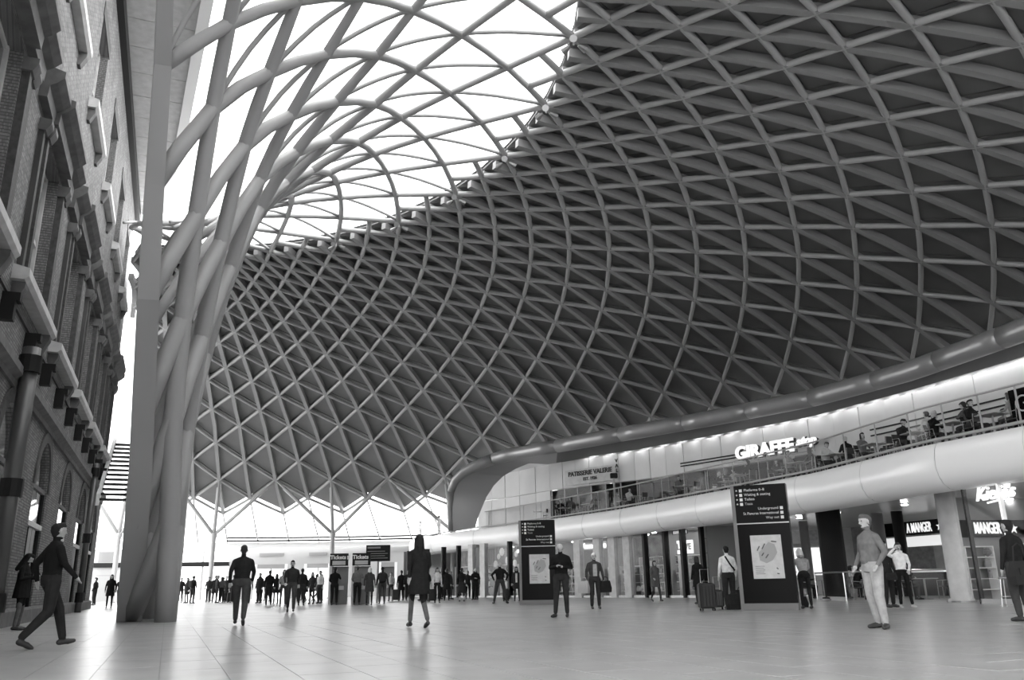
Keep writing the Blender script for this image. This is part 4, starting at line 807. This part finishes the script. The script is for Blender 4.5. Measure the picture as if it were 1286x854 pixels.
    me = mb.mesh('raw'); o = bpy.data.objects.new('raw', me); COL.objects.link(o); md = o.modifiers.new('r', 'REMESH'); md.mode = 'VOXEL'; md.voxel_size = .0105; md.use_smooth_shade = True
    sm = o.modifiers.new('s', 'SMOOTH'); sm.factor = .5; sm.iterations = 2
    dg = bpy.context.evaluated_depsgraph_get(); out = bpy.data.meshes.new_from_object(o.evaluated_get(dg)); bpy.data.objects.remove(o); out.name = name
    n = len(out.polygons); cen = np.empty(n*3); out.polygons.foreach_get('center', cen); cen = cen.reshape(-1, 3)
    D = np.stack([seg_dist(cen, a, b, r0, r1) for a, b, r0, r1, l in prims]); lab = np.array([p[4] for p in prims])[D.argmin(0)]
    for i in range(7): out.materials.append(None)
    out.polygons.foreach_set('material_index', lab.astype(np.int32)); out.polygons.foreach_set('use_smooth', [True]*n); out.update()
    return out
def arm(el, wr, s): return {'el'+s: el, 'wr'+s: wr}
SIT = dict(hipL=(-.10, 0, .52), hipR=(.10, 0, .52), kneeL=(-.13, .42, .50), kneeR=(.13, .42, .50), ankL=(-.13, .40, .09), ankR=(.13, .40, .09), pelvis=(0, 0, .55), chest=(0, .02, .90), neck=(0, .04, 1.10), head=(0, .07, 1.235), shL=(-.178, .02, .985), shR=(.178, .02, .985), elL=(-.25, .1, .78), elR=(.25, .1, .78), wrL=(-.12, .33, .80), wrR=(.12, .33, .80))
POSES = dict(
    stand=dict(), standf=dict(fem=1, hair='bob', J=dict(elL=(-.22, -.03, 1.15), elR=(.22, -.03, 1.15), wrL=(-.22, .07, .92), wrR=(.22, .07, .92))),
    phone=dict(hair='bald', bulk=1.05, face=(0, .8, -.6), wideleg=1.15, J=dict(elL=(-.26, -.02, 1.16), elR=(.26, -.02, 1.16), wrL=(-.07, .24, 1.17), wrR=(.08, .25, 1.19), head=(0, .06, 1.62), kneeR=(.13, .03, .5), ankR=(.16, .06, .09)), handL=(.6, .5, .2), handR=(-.6, .5, .2), toeR=(.08, .16, 0)),
    phonef=dict(fem=1, hair='long', coat=.72, face=(0, .85, -.5), J=dict(elL=(-.23, .0, 1.15), elR=(.23, .0, 1.15), wrL=(-.06, .26, 1.18), wrR=(.06, .27, 1.2), head=(0, .05, 1.62)), handL=(.5, .5, .3), handR=(-.5, .5, .3)),
    walk=dict(J=dict(kneeL=(-.10, .20, .53), ankL=(-.10, .30, .11), kneeR=(.10, -.02, .50), ankR=(.10, -.32, .15), elL=(-.25, -.15, 1.17), wrL=(-.25, -.10, .94), elR=(.25, .06, 1.16), wrR=(.22, .25, .98)), toeR=(0, .14, -.07), toeL=(0, .17, .03)),
    walkf=dict(fem=1, hair='long', coat=.62, J=dict(kneeL=(-.09, .17, .53), ankL=(-.09, .24, .11), kneeR=(.09, -.02, .50), ankR=(.09, -.27, .14), elL=(-.23, -.13, 1.17), wrL=(-.22, -.06, .95), elR=(.23, .05, 1.16), wrR=(.2, .22, 1.0)), toeR=(0, .14, -.06)),
    hips=dict(bulk=1.08, hair='bald', J=dict(hipL=(-.11, 0, .90), hipR=(.11, 0, .90), kneeL=(-.19, .03, .49), kneeR=(.20, .02, .49), ankL=(-.27, 0, .09), ankR=(.28, 0, .09), elL=(-.36, -.04, 1.20), elR=(.36, -.04, 1.20), wrL=(-.27, .05, 1.0), wrR=(.27, .05, 1.0)), toeL=(-.07, .16, 0), toeR=(.08, .16, 0), handL=(.4, .3, -.8), handR=(-.4, .3, -.8)),
    belly=dict(bulk=1.12, belly=1, wideleg=1.3, J=dict(kneeL=(-.13, .04, .5), ankL=(-.16, .02, .09), kneeR=(.12, .0, .5), ankR=(.14, -.08, .09), elL=(-.30, -.05, 1.16), elR=(.30, -.05, 1.16), wrL=(-.27, .1, .96), wrR=(.27, .1, .96)), toeL=(-.12, .13, 0)),
    headhand=dict(fem=1, hair='bob', J=dict(elR=(.30, .16, 1.42), wrR=(.13, .14, 1.58), elL=(-.24, -.02, 1.15), wrL=(-.18, .14, .98), kneeL=(-.12, .05, .5), ankL=(-.16, .04, .09)), handR=(-.5, -.2, .5), toeL=(-.06, .16, 0)),
    carry=dict(J=dict(elL=(-.26, -.02, 1.15), elR=(.26, -.02, 1.15), wrL=(-.29, .03, .90), wrR=(.29, .03, .90)), handL=(0, .1, -1), handR=(0, .1, -1)),
    coat=dict(coat=.6, bulk=1.05, hair='short'), coatf=dict(fem=1, coat=.62, hair='long'), skirtf=dict(fem=1, skirt=.45, hair='bun', bareleg=1),
    touch=dict(J=dict(elR=(.24, .12, 1.22), wrR=(.14, .36, 1.28), elL=(-.25, .02, 1.14), wrL=(-.2, .2, 1.05), head=(0, .05, 1.63)), face=(0, .9, -.35), handR=(-.1, .9, .2)),
    lean=dict(fem=1, hair='bob', J=dict(chest=(0, .12, 1.26), neck=(0, .2, 1.44), head=(0, .25, 1.57), shL=(-.17, .16, 1.33), shR=(.17, .16, 1.33), elL=(-.22, .28, 1.15), elR=(.22, .28, 1.15), wrL=(-.15, .48, 1.05), wrR=(.15, .48, 1.05)), face=(0, .85, -.5)),
    sit=dict(J=SIT), sitf=dict(fem=1, hair='bob', J=dict(SIT, wrR=(.10, .22, 1.02), elR=(.24, .15, .82), head=(0, .10, 1.235))), sitlean=dict(bulk=1.05, J=dict(SIT, chest=(0, .1, .88), neck=(0, .17, 1.06), head=(0, .22, 1.19), shL=(-.18, .12, .95), shR=(.18, .12, .95), elL=(-.27, .25, .8), elR=(.27, .25, .8), wrL=(-.08, .42, .82), wrR=(.1, .42, .82)), face=(0, .9, -.4)))
for k in list(POSES):
    if k.startswith('sit'):
        pass
BODIES = {}
def body(p):
    if p not in BODIES: BODIES[p] = make_body('person_'+p, POSES[p])
    return BODIES[p]
def cloth(v): v = round(v, 3); return mat('cloth_%s' % v, v, .9, noise=.15, nscale=12, spec=.12)
M_SKIN = mat('skin', .42, .55); M_FEAT = mat('dark_feature', .03, .5); M_SHOE = mat('shoe_leather', .03, .45)
def hairm(v): return mat('hair_%s' % v, v, .7, spec=.2)
def person(pose, p, rz, label, top, leg, hair=.02, h=1.75, shoe=None, skin=None, group=None, cat='person'):
    me = body(pose); o = bpy.data.objects.new('person', me); COL.objects.link(o); o.location = p; o.rotation_euler = (0, 0, math.radians(rz)); s = h/1.745; o.scale = (s, s, s); tag(o, label, cat, group)
    ms = {SKIN: skin or M_SKIN, HAIR: hairm(hair), TOP: cloth(top), LEG: cloth(leg), SHOE: shoe or M_SHOE, EXTRA: cloth(top), FACE: M_FEAT}
    for i in range(7): sl = o.material_slots[i]; sl.link = 'OBJECT'; sl.material = ms[i]
    return o
def at_px(x, pxh, h): return P(x, 1075.0*h/pxh)
def pp(pose, x, pxh, rz, label, top, leg, hair=.02, h=1.75, **k): return person(pose, at_px(x, pxh, h), rz, label, top, leg, hair, h, **k)
# luggage and bags
def suitcase(p, rz, w, d, h, v, label, name='suitcase', handle=True):
    t = tag(empty(name, p, math.radians(rz)), label, 'suitcase'); m_ = mat('shell_%s' % v, v, .35, spec=.25); MB().bbox((0, 0, h/2+.06), w, d, h, .05).build('shell', m_, t)
    for i in range(4): MB().box((-w/2+w*(i+.7)/5, -d/2-.008, .12), (.02, 0, 0), (0, d+.016, 0), (0, 0, h-.14)).build('rib', M_DARK, t)
    for sx in (-1, 1):
        for sy in (-1, 1): MB().tube([(sx*(w/2-.06)-.015, sy*(d/2-.05), .035), (sx*(w/2-.06)+.015, sy*(d/2-.05), .035)], .035, 10).build('wheel', M_RUBBER, t)
    MB().tube([(-w*.2, 0, h+.05), (-w*.2, 0, h+.1), (w*.2, 0, h+.1), (w*.2, 0, h+.05)], .014, 6).build('handle', M_CHROME, t)
    if handle: MB().tube([(-w*.25, d*.3, h+.04), (-w*.25, d*.3, h+.42), (w*.25, d*.3, h+.42), (w*.25, d*.3, h+.04)], .012, 6).build('trolley_handle', M_CHROME, t)
    return t
def bag(p, rz, w, d, h, v, label, cat='bag', strap=.25, name='shoulder_bag'):
    t = tag(empty(name, p, math.radians(rz)), label, cat); m_ = mat('bag_%s' % v, v, .8, spec=.15)
    MB().loft([[(-w/2, -d/2, 0), (w/2, -d/2, 0), (w/2, d/2, 0), (-w/2, d/2, 0)], [(-w*.54, -d*.6, h*.35), (w*.54, -d*.6, h*.35), (w*.54, d*.6, h*.35), (-w*.54, d*.6, h*.35)], [(-w*.45, -d*.2, h), (w*.45, -d*.2, h), (w*.45, d*.2, h), (-w*.45, d*.2, h)]]).build('bag_body', m_, t)
    MB().tube([(-w*.3, 0, h*.98), (-w*.22, 0, h+strap*.8), (0, 0, h+strap), (w*.22, 0, h+strap*.8), (w*.3, 0, h*.98)], .012, 6).build('strap', m_, t); MB().box((-w*.3, -d*.62, h*.4), (w*.6, 0, 0), (0, .02, 0), (0, 0, h*.3)).build('pocket', m_, t)
    return t
def backpack(o, v):                                   # worn: a part of the person
    m_ = mat('bag_%s' % v, v, .8, spec=.15); MB().bbox((0, -.22, 1.24), .32, .2, .46, .06).build('backpack', m_, o)
    for s in (-.1, .1): MB().tube([(s, -.12, 1.42), (s*1.2, .02, 1.5), (s*1.3, .13, 1.36), (s*1.4, .08, 1.12), (s*1.3, -.13, 1.05)], .02, 6).build('backpack_strap', m_, o)
# ---- people on the concourse floor
wn_ = P(27, 19.6); wn_ = wn_+WN*max(0, (WX+.55)-wn_.dot(WN)); pw = person('phonef', wn_, -75, 'woman with long dark hair and black coat looking at her phone by the brick wall', .015, .12, .01, 1.68)
ph = MB().bbox((0, 0, 0), .075, .012, .15, .004); o = tag(ph.build('phone', M_BLACKG), 'phone held by the woman at the brick wall', 'phone'); o.matrix_world = pw.matrix_basis @ Matrix.Translation((.0, .355, 1.235)) @ Matrix.Rotation(.7, 4, 'X')
man = pp('phone', 705, 89, 172, 'balding man in black hooded top reading his phone in front of the far pylon', .012, .03, .25, 1.76)
o = tag(MB().bbox((0, 0, 0), .075, .012, .15, .004).build('phone', M_BLACKG), 'phone in the hands of the balding man in black', 'phone'); o.matrix_world = man.matrix_basis @ Matrix.Translation((.005, .315, 1.215)) @ Matrix.Rotation(.7, 4, 'X')
old = pp('carry', 747, 67, 185, 'white-haired old man in dark jacket and pale shirt carrying bags', .06, .035, .8, 1.72)
bx = MB().prism([(-.07, .128, 1.02), (.07, .128, 1.02), (.06, .132, 1.40), (-.06, .132, 1.40)], (0, .012, 0)).build('shirt_front', cloth(.4), old)
p = at_px(747, 67, 1.72); bag(p+Vector((.34, -.03, .50)), 20, .34, .14, .36, .02, 'black briefcase bag held by the white-haired old man', strap=.12, name='hand_bag'); bag(p+Vector((-.36, -.05, .48)), -30, .34, .14, .38, .45, 'patterned shopping bag held by the white-haired old man', strap=.12, name='shopping_bag')
pp('hips', 628, 49.5, 0, 'broad man in black sweater with hands on hips facing the bright shop', .015, .05, .5, 1.78)
o = pp('coatf', 649, 41, 175, 'woman in open dark coat and white scarf beside the far pylon', .03, .06, .03, 1.66)
MB().prism([(-.05, .15, .95), (.05, .15, .95), (.05, .15, 1.42), (-.05, .15, 1.42)], (0, .03, 0)).build('scarf', cloth(.7), o)
p = at_px(649, 41, 1.66); suitcase(p+Vector((-.55, 0, 0)), 10, .36, .24, .55, .02, 'black cabin case beside the woman with white scarf')
wj = pp('stand', 915, 75, 8, 'man in white jacket with black cross-body strap standing by luggage', .75, .03, .02, 1.76)
MB().strip([(-.10, -.135, 1.47), (.02, -.155, 1.25), (.17, -.13, 1.06)], [(0, -1, 0)]*3, .045, .012).build('strap', cloth(.02), wj)
p0_ = at_px(915, 75, 1.76)
suitcase(at_px(886, 79, 1.75), 5, .46, .3, .68, .03, 'large black hard-shell suitcase in front of the woman in dark cape'); suitcase(at_px(899.5, 76, 1.75), -8, .34, .24, .48, .03, 'small black cabin case between the big suitcase and the white jacket man')
bag(at_px(921, 77, 1.75), 10, .42, .26, .42, .02, 'black holdall on the floor in front of the white jacket man', strap=.1, name='holdall'); bag(at_px(929, 74, 1.75), 25, .34, .24, .52, .025, 'soft black rucksack leaning by the near pylon', strap=.08, name='rucksack')
pp('coatf', 877, 57, 20, 'woman in wide dark cape seen from behind near the luggage', .015, .03, .04, 1.66)
pp('walkf', 823, 49, 200, 'shopper in grey coat passing the middle of the shopfront', .09, .05, .05, 1.66)
pp('lean', 1010, 75, -6, 'grey-haired woman in grey top leaning with her back to us beside the near pylon', .33, .02, .55, 1.68, skin=None)
bag(at_px(994, 76, 1.75), 15, .36, .26, .46, .5, 'pale patterned carrier bag on the floor right of the near pylon', strap=.1, name='carrier_bag'); bag(at_px(1001, 74, 1.75), -12, .44, .3, .3, .02, 'black bag lying beside the pale carrier bag', strap=.08, name='holdall')
big = pp('belly', 1097, 137, 105, 'large man in check shirt and pale trousers in the right foreground', .16, .38, .1, 1.78)
pp('headhand', 1133, 78, 165, 'woman in white top and black trousers with hand to her head', .8, .012, .03, 1.70, shoe=mat('shoe_pale', .5, .5))
p = at_px(1133, 78, 1.70); bag(p+Vector((-.33, -.1, .72)), -10, .26, .12, .2, .02, 'small black handbag hanging at the side of the woman in white', strap=.3, name='hand_bag')
pp('stand', 1114, 79, 200, 'person in dark jacket behind the large man in check shirt', .03, .025, .02, 1.76)
rg = pp('carry', 1277, 122, 20, 'person in long dark coat with shoulder bag at the right edge', .02, .05, .02, 1.74)
p = at_px(1277, 122, 1.74); bag(p+Vector((-.1, -.34, .62)), 15, .44, .16, .4, .03, 'large dark shoulder bag hanging behind the person at the right edge', strap=.3)
# blurred passers-by of the foreground, built at rest
pp('walk', 303, 96, 15, 'man in dark jacket walking away left of centre', .02, .06, .03, 1.78); pp('walk', 366, 62, 195, 'walker in dark coat crossing in front of the crowd', .03, .05, .03, 1.75); pp('walkf', 526, 112, 25, 'tall walker in dark coat crossing in front of the balcony tip', .02, .12, .02, 1.78); pp('walk', 62, 150, -40, 'dark walker striding past the brick doorways in the left foreground', .015, .03, .02, 1.80)
# far crowd
CR = [('coatf', 138.5, 40, 200, 'dark silhouette of a woman in the bright far entrance', .012, .015, .01, 1.7), ('walk', 151, 34, 20, 'dark silhouette of a person right of the entrance woman', .015, .02, .02, 1.7), ('stand', 119, 33, 90, 'dark figure standing by the far corner of the brick wall', .012, .02, .02, 1.75),
      ('carry', 218, 34, 170, 'dark traveller with case just right of the funnel columns', .012, .015, .01, 1.72), ('stand', 227, 30, 190, 'slim dark traveller second from the funnel columns', .015, .02, .02, 1.7), ('coatf', 235, 30, 150, 'dark coated traveller third from the funnel columns', .02, .02, .02, 1.65), ('carry', 242, 33, -20, 'traveller with rucksack fourth from the funnel columns', .02, .03, .02, 1.74),
      ('stand', 262, 30, 180, 'dark figure left of the second branching column', .02, .03, .03, 1.72), ('coat', 270, 32, 10, 'dark coated man close to the branching column', .012, .015, .02, 1.78), ('standf', 278, 31, 30, 'woman in grey top by the branching column', .15, .03, .05, 1.66), ('coat', 286, 31, 190, 'stout dark figure right of the branching column', .015, .02, .02, 1.7),
      ('stand', 293, 33, 40, 'dark figure behind the walking man, left side', .03, .03, .02, 1.74), ('carry', 311, 36, 20, 'dark traveller right of the walking man', .02, .02, .02, 1.76), ('coat', 326, 36, 160, 'dark coated traveller in front of the left lift door', .015, .03, .05, 1.76), ('stand', 338, 41, 10, 'man in black seen from behind before the left lift', .012, .02, .02, 1.78), ('standf', 356, 44, 195, 'woman in light grey top facing us amid the crowd', .3, .05, .08, 1.68), ('coatf', 347, 35.5, 30, 'woman in black coat between the two lift doors', .012, .02, .02, 1.65),
      ('stand', 379, 44, 5, 'man in dark jacket left of the queue by the right lift', .02, .03, .02, 1.76), ('standf', 392, 38, 170, 'woman in dark top before the right lift door', .04, .03, .05, 1.64), ('stand', 402, 39, 150, 'person in white top left of the ticket machines', .6, .03, .03, 1.72),
      ('touch', 420, 45, 0, 'man in black using the left ticket machine', .012, .015, .02, 1.78), ('touch', 448.5, 46, 0, 'man in grey suit jacket using the right ticket machine', .14, .02, .05, 1.8), ('coatf', 464, 45, 5, 'white-haired person in dark jacket right of the ticket machines', .05, .025, .75, 1.7), ('carry', 480, 44, 15, 'man with rucksack in shorts right of the ticket queue', .03, .06, .03, 1.76), ('standf', 491, 34, 170, 'woman in pale top before the dark door', .4, .04, .15, 1.64),
      ('coat', 504, 36, 30, 'dark coated figure under the balcony tip, left one', .015, .02, .02, 1.76), ('stand', 513, 37, 190, 'dark figure under the balcony tip, right one', .02, .02, .02, 1.78), ('carry', 537, 38, 60, 'dark figure beside the woman in white blouse', .02, .02, .02, 1.76), ('standf', 549, 42, 195, 'dark-haired woman in white blouse before the dark shop bays', .7, .02, .015, 1.66), ('coat', 561, 38, 10, 'stout person in dark coat before the dark shop bays', .02, .02, .05, 1.74), ('skirtf', 580, 40, 0, 'woman in dark dress with pale belt seen from behind', .02, .03, .02, 1.68), ('phone', 597, 38, 190, 'man in black looking down at his phone by the wide pier', .015, .02, .02, 1.76)]
for c in CR:
    o = pp(*c[:5], c[5], c[6], c[7], c[8])
    if 'rucksack' in c[4]: backpack(o, .03)
EX = random.Random(3)
for i in range(22):
    x = EX.choice([EX.uniform(255, 300), EX.uniform(312, 412), EX.uniform(496, 600)]); a = EX.choice(['stand', 'coat', 'coatf', 'carry', 'standf', 'walkf'])
    nm, gp = ('distant dark figure in the far crowd before the lifts', 'far crowd before the lifts') if x < 450 else ('distant dark figure in the crowd under the balcony tip', 'far crowd under the balcony tip')
    pp(a, x, EX.uniform(28.5, 33) if x < 450 else EX.uniform(31.5, 35), EX.uniform(0, 360), nm, EX.choice([.012, .02, .04, .1]), EX.choice([.015, .03]), EX.choice([.02, .05, .2]), EX.uniform(1.62, 1.8), group=gp)
for x, h_, lb in ((214, 34, 'dark trolley case by the first traveller at the funnel columns'), (222, 29, 'small dark case between two travellers near the funnel'), (290, 32, 'large dark case beside the stout figure at the branching column'), (497, 36, 'dark case under the balcony tip'), (543, 40, 'dark case in front of the woman in white blouse')):
    suitcase(P(x, 1075*1.72/h_-.7), 12, .44, .28, .6, .02, lb)
# ---- upper level: standing and seated people, tables and chairs
ch0 = None
M_SEAT = mat('dark_stained_wood', .05, .5)
def cafe_chair():
    t = empty('cafe_chair', (0, 0, -50)); m_ = M_STEEL
    MB().bbox((0, 0, .45), .42, .42, .035, .012).build('seat', M_SEAT, t)
    MB().loft([[(-.2, -.2, .62), (.2, -.2, .62), (.2, -.18, .62), (-.2, -.18, .62)], [(-.21, -.24, .86), (.21, -.24, .86), (.21, -.22, .86), (-.21, -.22, .86)]]).build('backrest', M_SEAT, t)
    for sx in (-1, 1):
        MB().tube([(sx*.19, .19, 0), (sx*.18, .18, .45)], .014, 6).build('leg', m_, t); MB().tube([(sx*.2, -.22, 0), (sx*.19, -.19, .45), (sx*.19, -.235, .86)], .014, 6).build('leg', m_, t); MB().tube([(sx*.2, .17, .45), (sx*.22, .16, .66), (sx*.22, -.2, .68)], .012, 6).build('armrest', m_, t)
    return t
def cafe_table():
    t = empty('cafe_table', (0, 0, -50)); MB().bbox((0, 0, .735), .7, .7, .03, .01).build('table_top', M_STONE, t); MB().tube([(0, 0, .02), (0, 0, .72)], .035, 8).build('pedestal', M_STEEL, t); MB().lathe((0, 0, 0), [(.24, 0), (.24, .015), (.05, .04)], 14).build('base', M_MID, t); return t
CH0, TB0 = cafe_chair(), cafe_table()
first = {'c': True, 't': True}
def put(kind, p, rz, label, grp):
    src = CH0 if kind == 'c' else TB0
    if first[kind]: first[kind] = False; o = src; o.location = p; o.rotation_euler = (0, 0, rz)
    else: o = copy_tree(src, None, p, rz)
    tag(o, label, 'chair' if kind == 'c' else 'table', grp); return o
XT = [636, 664, 694, 722, 750, 780, 810, 842, 874, 908, 944, 982, 1024, 1070, 1120, 1170, 1220]
OR2 = ORD+['fifteenth', 'sixteenth', 'seventeenth', 'eighteenth', 'nineteenth', 'twentieth', 'twenty-first']
seatd = {0: 'L', 1: 'L', 2: 'LR', 3: 'R', 4: 'LR', 5: 'L', 6: 'R', 7: 'L', 8: 'LR', 9: 'R', 10: 'LR', 11: 'LR', 12: 'LR', 13: 'L', 14: 'LR', 15: 'LR', 16: 'LR', 17: 'L', 18: 'LR', 19: 'L', 20: 'L'}
shades = [.03, .5, .015, .1, .02, .3, .04, .65, .02, .2]; sp = ['sit', 'sitf', 'sitlean']
cnt = 0
for i, x in enumerate(XT):
    ins = 1.0 if i % 2 or x < 700 or x > 960 else 1.9; c = lip(x, ins, 4.70); r = tang(lip, x); rz = math.atan2(r.y, r.x)
    put('t', c, rz, 'pale cafe table on the terrace, %s from the balcony end' % OR2[i], 'terrace cafe tables')
    for s, nm in ((-1, 'left'), (1, 'right')):
        q = c+r*s*.74; face = rz-s*-math.pi/2 if False else (rz-math.pi/2 if s < 0 else rz+math.pi/2)
        put('c', q, face, 'cafe chair %s of the %s terrace table' % (nm, OR2[i]), 'terrace cafe chairs')
        if ('L' if s < 0 else 'R') in seatd[i]:
            pz = sp[cnt % 3]; person(pz, q+Vector((0, 0, -.01)), math.degrees(face), 'diner in %s top seated %s of the %s terrace table' % ('dark' if shades[cnt % 10] < .15 else 'pale', nm, OR2[i]), shades[cnt % 10], .04, [.02, .1, .5, .03][cnt % 4], [1.74, 1.66, 1.78][cnt % 3], group='diners on the terrace'); cnt += 1
XT2 = [790, 830, 866, 900, 936, 972, 1010, 1050, 1094, 1142, 1194]
for i, x in enumerate(XT2):
    c = lip(x, 3.3+.7*(i % 2), 4.70); r = tang(lip, x); rz = math.atan2(r.y, r.x)
    put('t', c, rz, 'cafe table in the back row of the terrace, %s from the patisserie' % ORD[i], 'back row terrace tables')
    for s, nm in ((-1, 'left'), (1, 'right')):
        q = c+r*s*.74; face = rz-math.pi/2 if s < 0 else rz+math.pi/2
        put('c', q, face, 'cafe chair %s of the %s back row table' % (nm, ORD[i]), 'back row terrace chairs')
        if (i+(s > 0)) % 3: person(sp[cnt % 3], q+Vector((0, 0, -.01)), math.degrees(face), 'diner in %s top seated %s of the %s back row table' % ('dark' if shades[cnt % 10] < .15 else 'pale', nm, ORD[i]), shades[cnt % 10], .04, [.02, .1, .5, .03][cnt % 4], [1.74, 1.66, 1.78][cnt % 3], group='diners on the terrace'); cnt += 1
person('stand', lip(597, .9, 4.70), 100, 'standing man in grey jacket and dark trousers at the balcony end', .14, .02, .02, 1.76); person('standf', lip(541, .7, 4.70), -60, 'woman in pale clothes standing at the balcony tip, right one', .75, .6, .2, 1.7); person('standf', lip(518, .7, 4.70), 60, 'woman in pale clothes at the balcony tip, left one', .8, .6, .3, 1.66)
post = tag(empty('sign_post', lip(764, .5, 4.70)), 'slim post with dark camera box on the terrace before the patisserie', 'post'); MB().tube([(0, 0, 0), (0, 0, 2.0)], .06, 8).build('post_shaft', M_STEEL, post); MB().bbox((0, 0, 2.05), .42, .3, .28, .03).build('camera_box', M_DARK, post)
# seating behind the glazed rail below
for i, (x, d) in enumerate(((1032, 36.5), (1088, 37), (1098, 33), (1160, 32))):
    c = P(x, d); put('t', c, .2, 'pale table behind the glazed rail in the undercroft, %s from the pylon' % ORD[i], 'undercroft tables')
    for s, nm in ((-1, 'left'), (1, 'right')):
        q = c+Vector((s*.74, 0, 0)); put('c', q, -math.pi/2 if s < 0 else math.pi/2, 'cafe chair %s of the %s table in the undercroft' % (nm, ORD[i]), 'undercroft chairs')
    person(sp[i % 3], c+Vector((-.74, 0, -.01)), -90, 'diner seated at the %s undercroft table behind the rail' % ORD[i], shades[i], .03, .03, 1.72, group='undercroft diners')
# stool outside the corner shop
t = tag(empty('bar_stool', P(1262, 22.6)), 'slim metal bar stool before the corner shop', 'stool'); MB().lathe((0, 0, .70), [(.16, 0), (.17, .02), (.16, .04)], 14).build('seat', M_WOOD, t)
for k in range(4): a = k*math.pi/2+.6; MB().tube([(.20*math.cos(a), .20*math.sin(a), 0), (.13*math.cos(a), .13*math.sin(a), .70)], .014, 6).build('leg', M_CHROME, t)
MB().tube([(.175*math.cos(a), .175*math.sin(a), .25) for a in [k*math.pi/8 for k in range(17)]], .01, 5).build('foot_ring', M_CHROME, t)
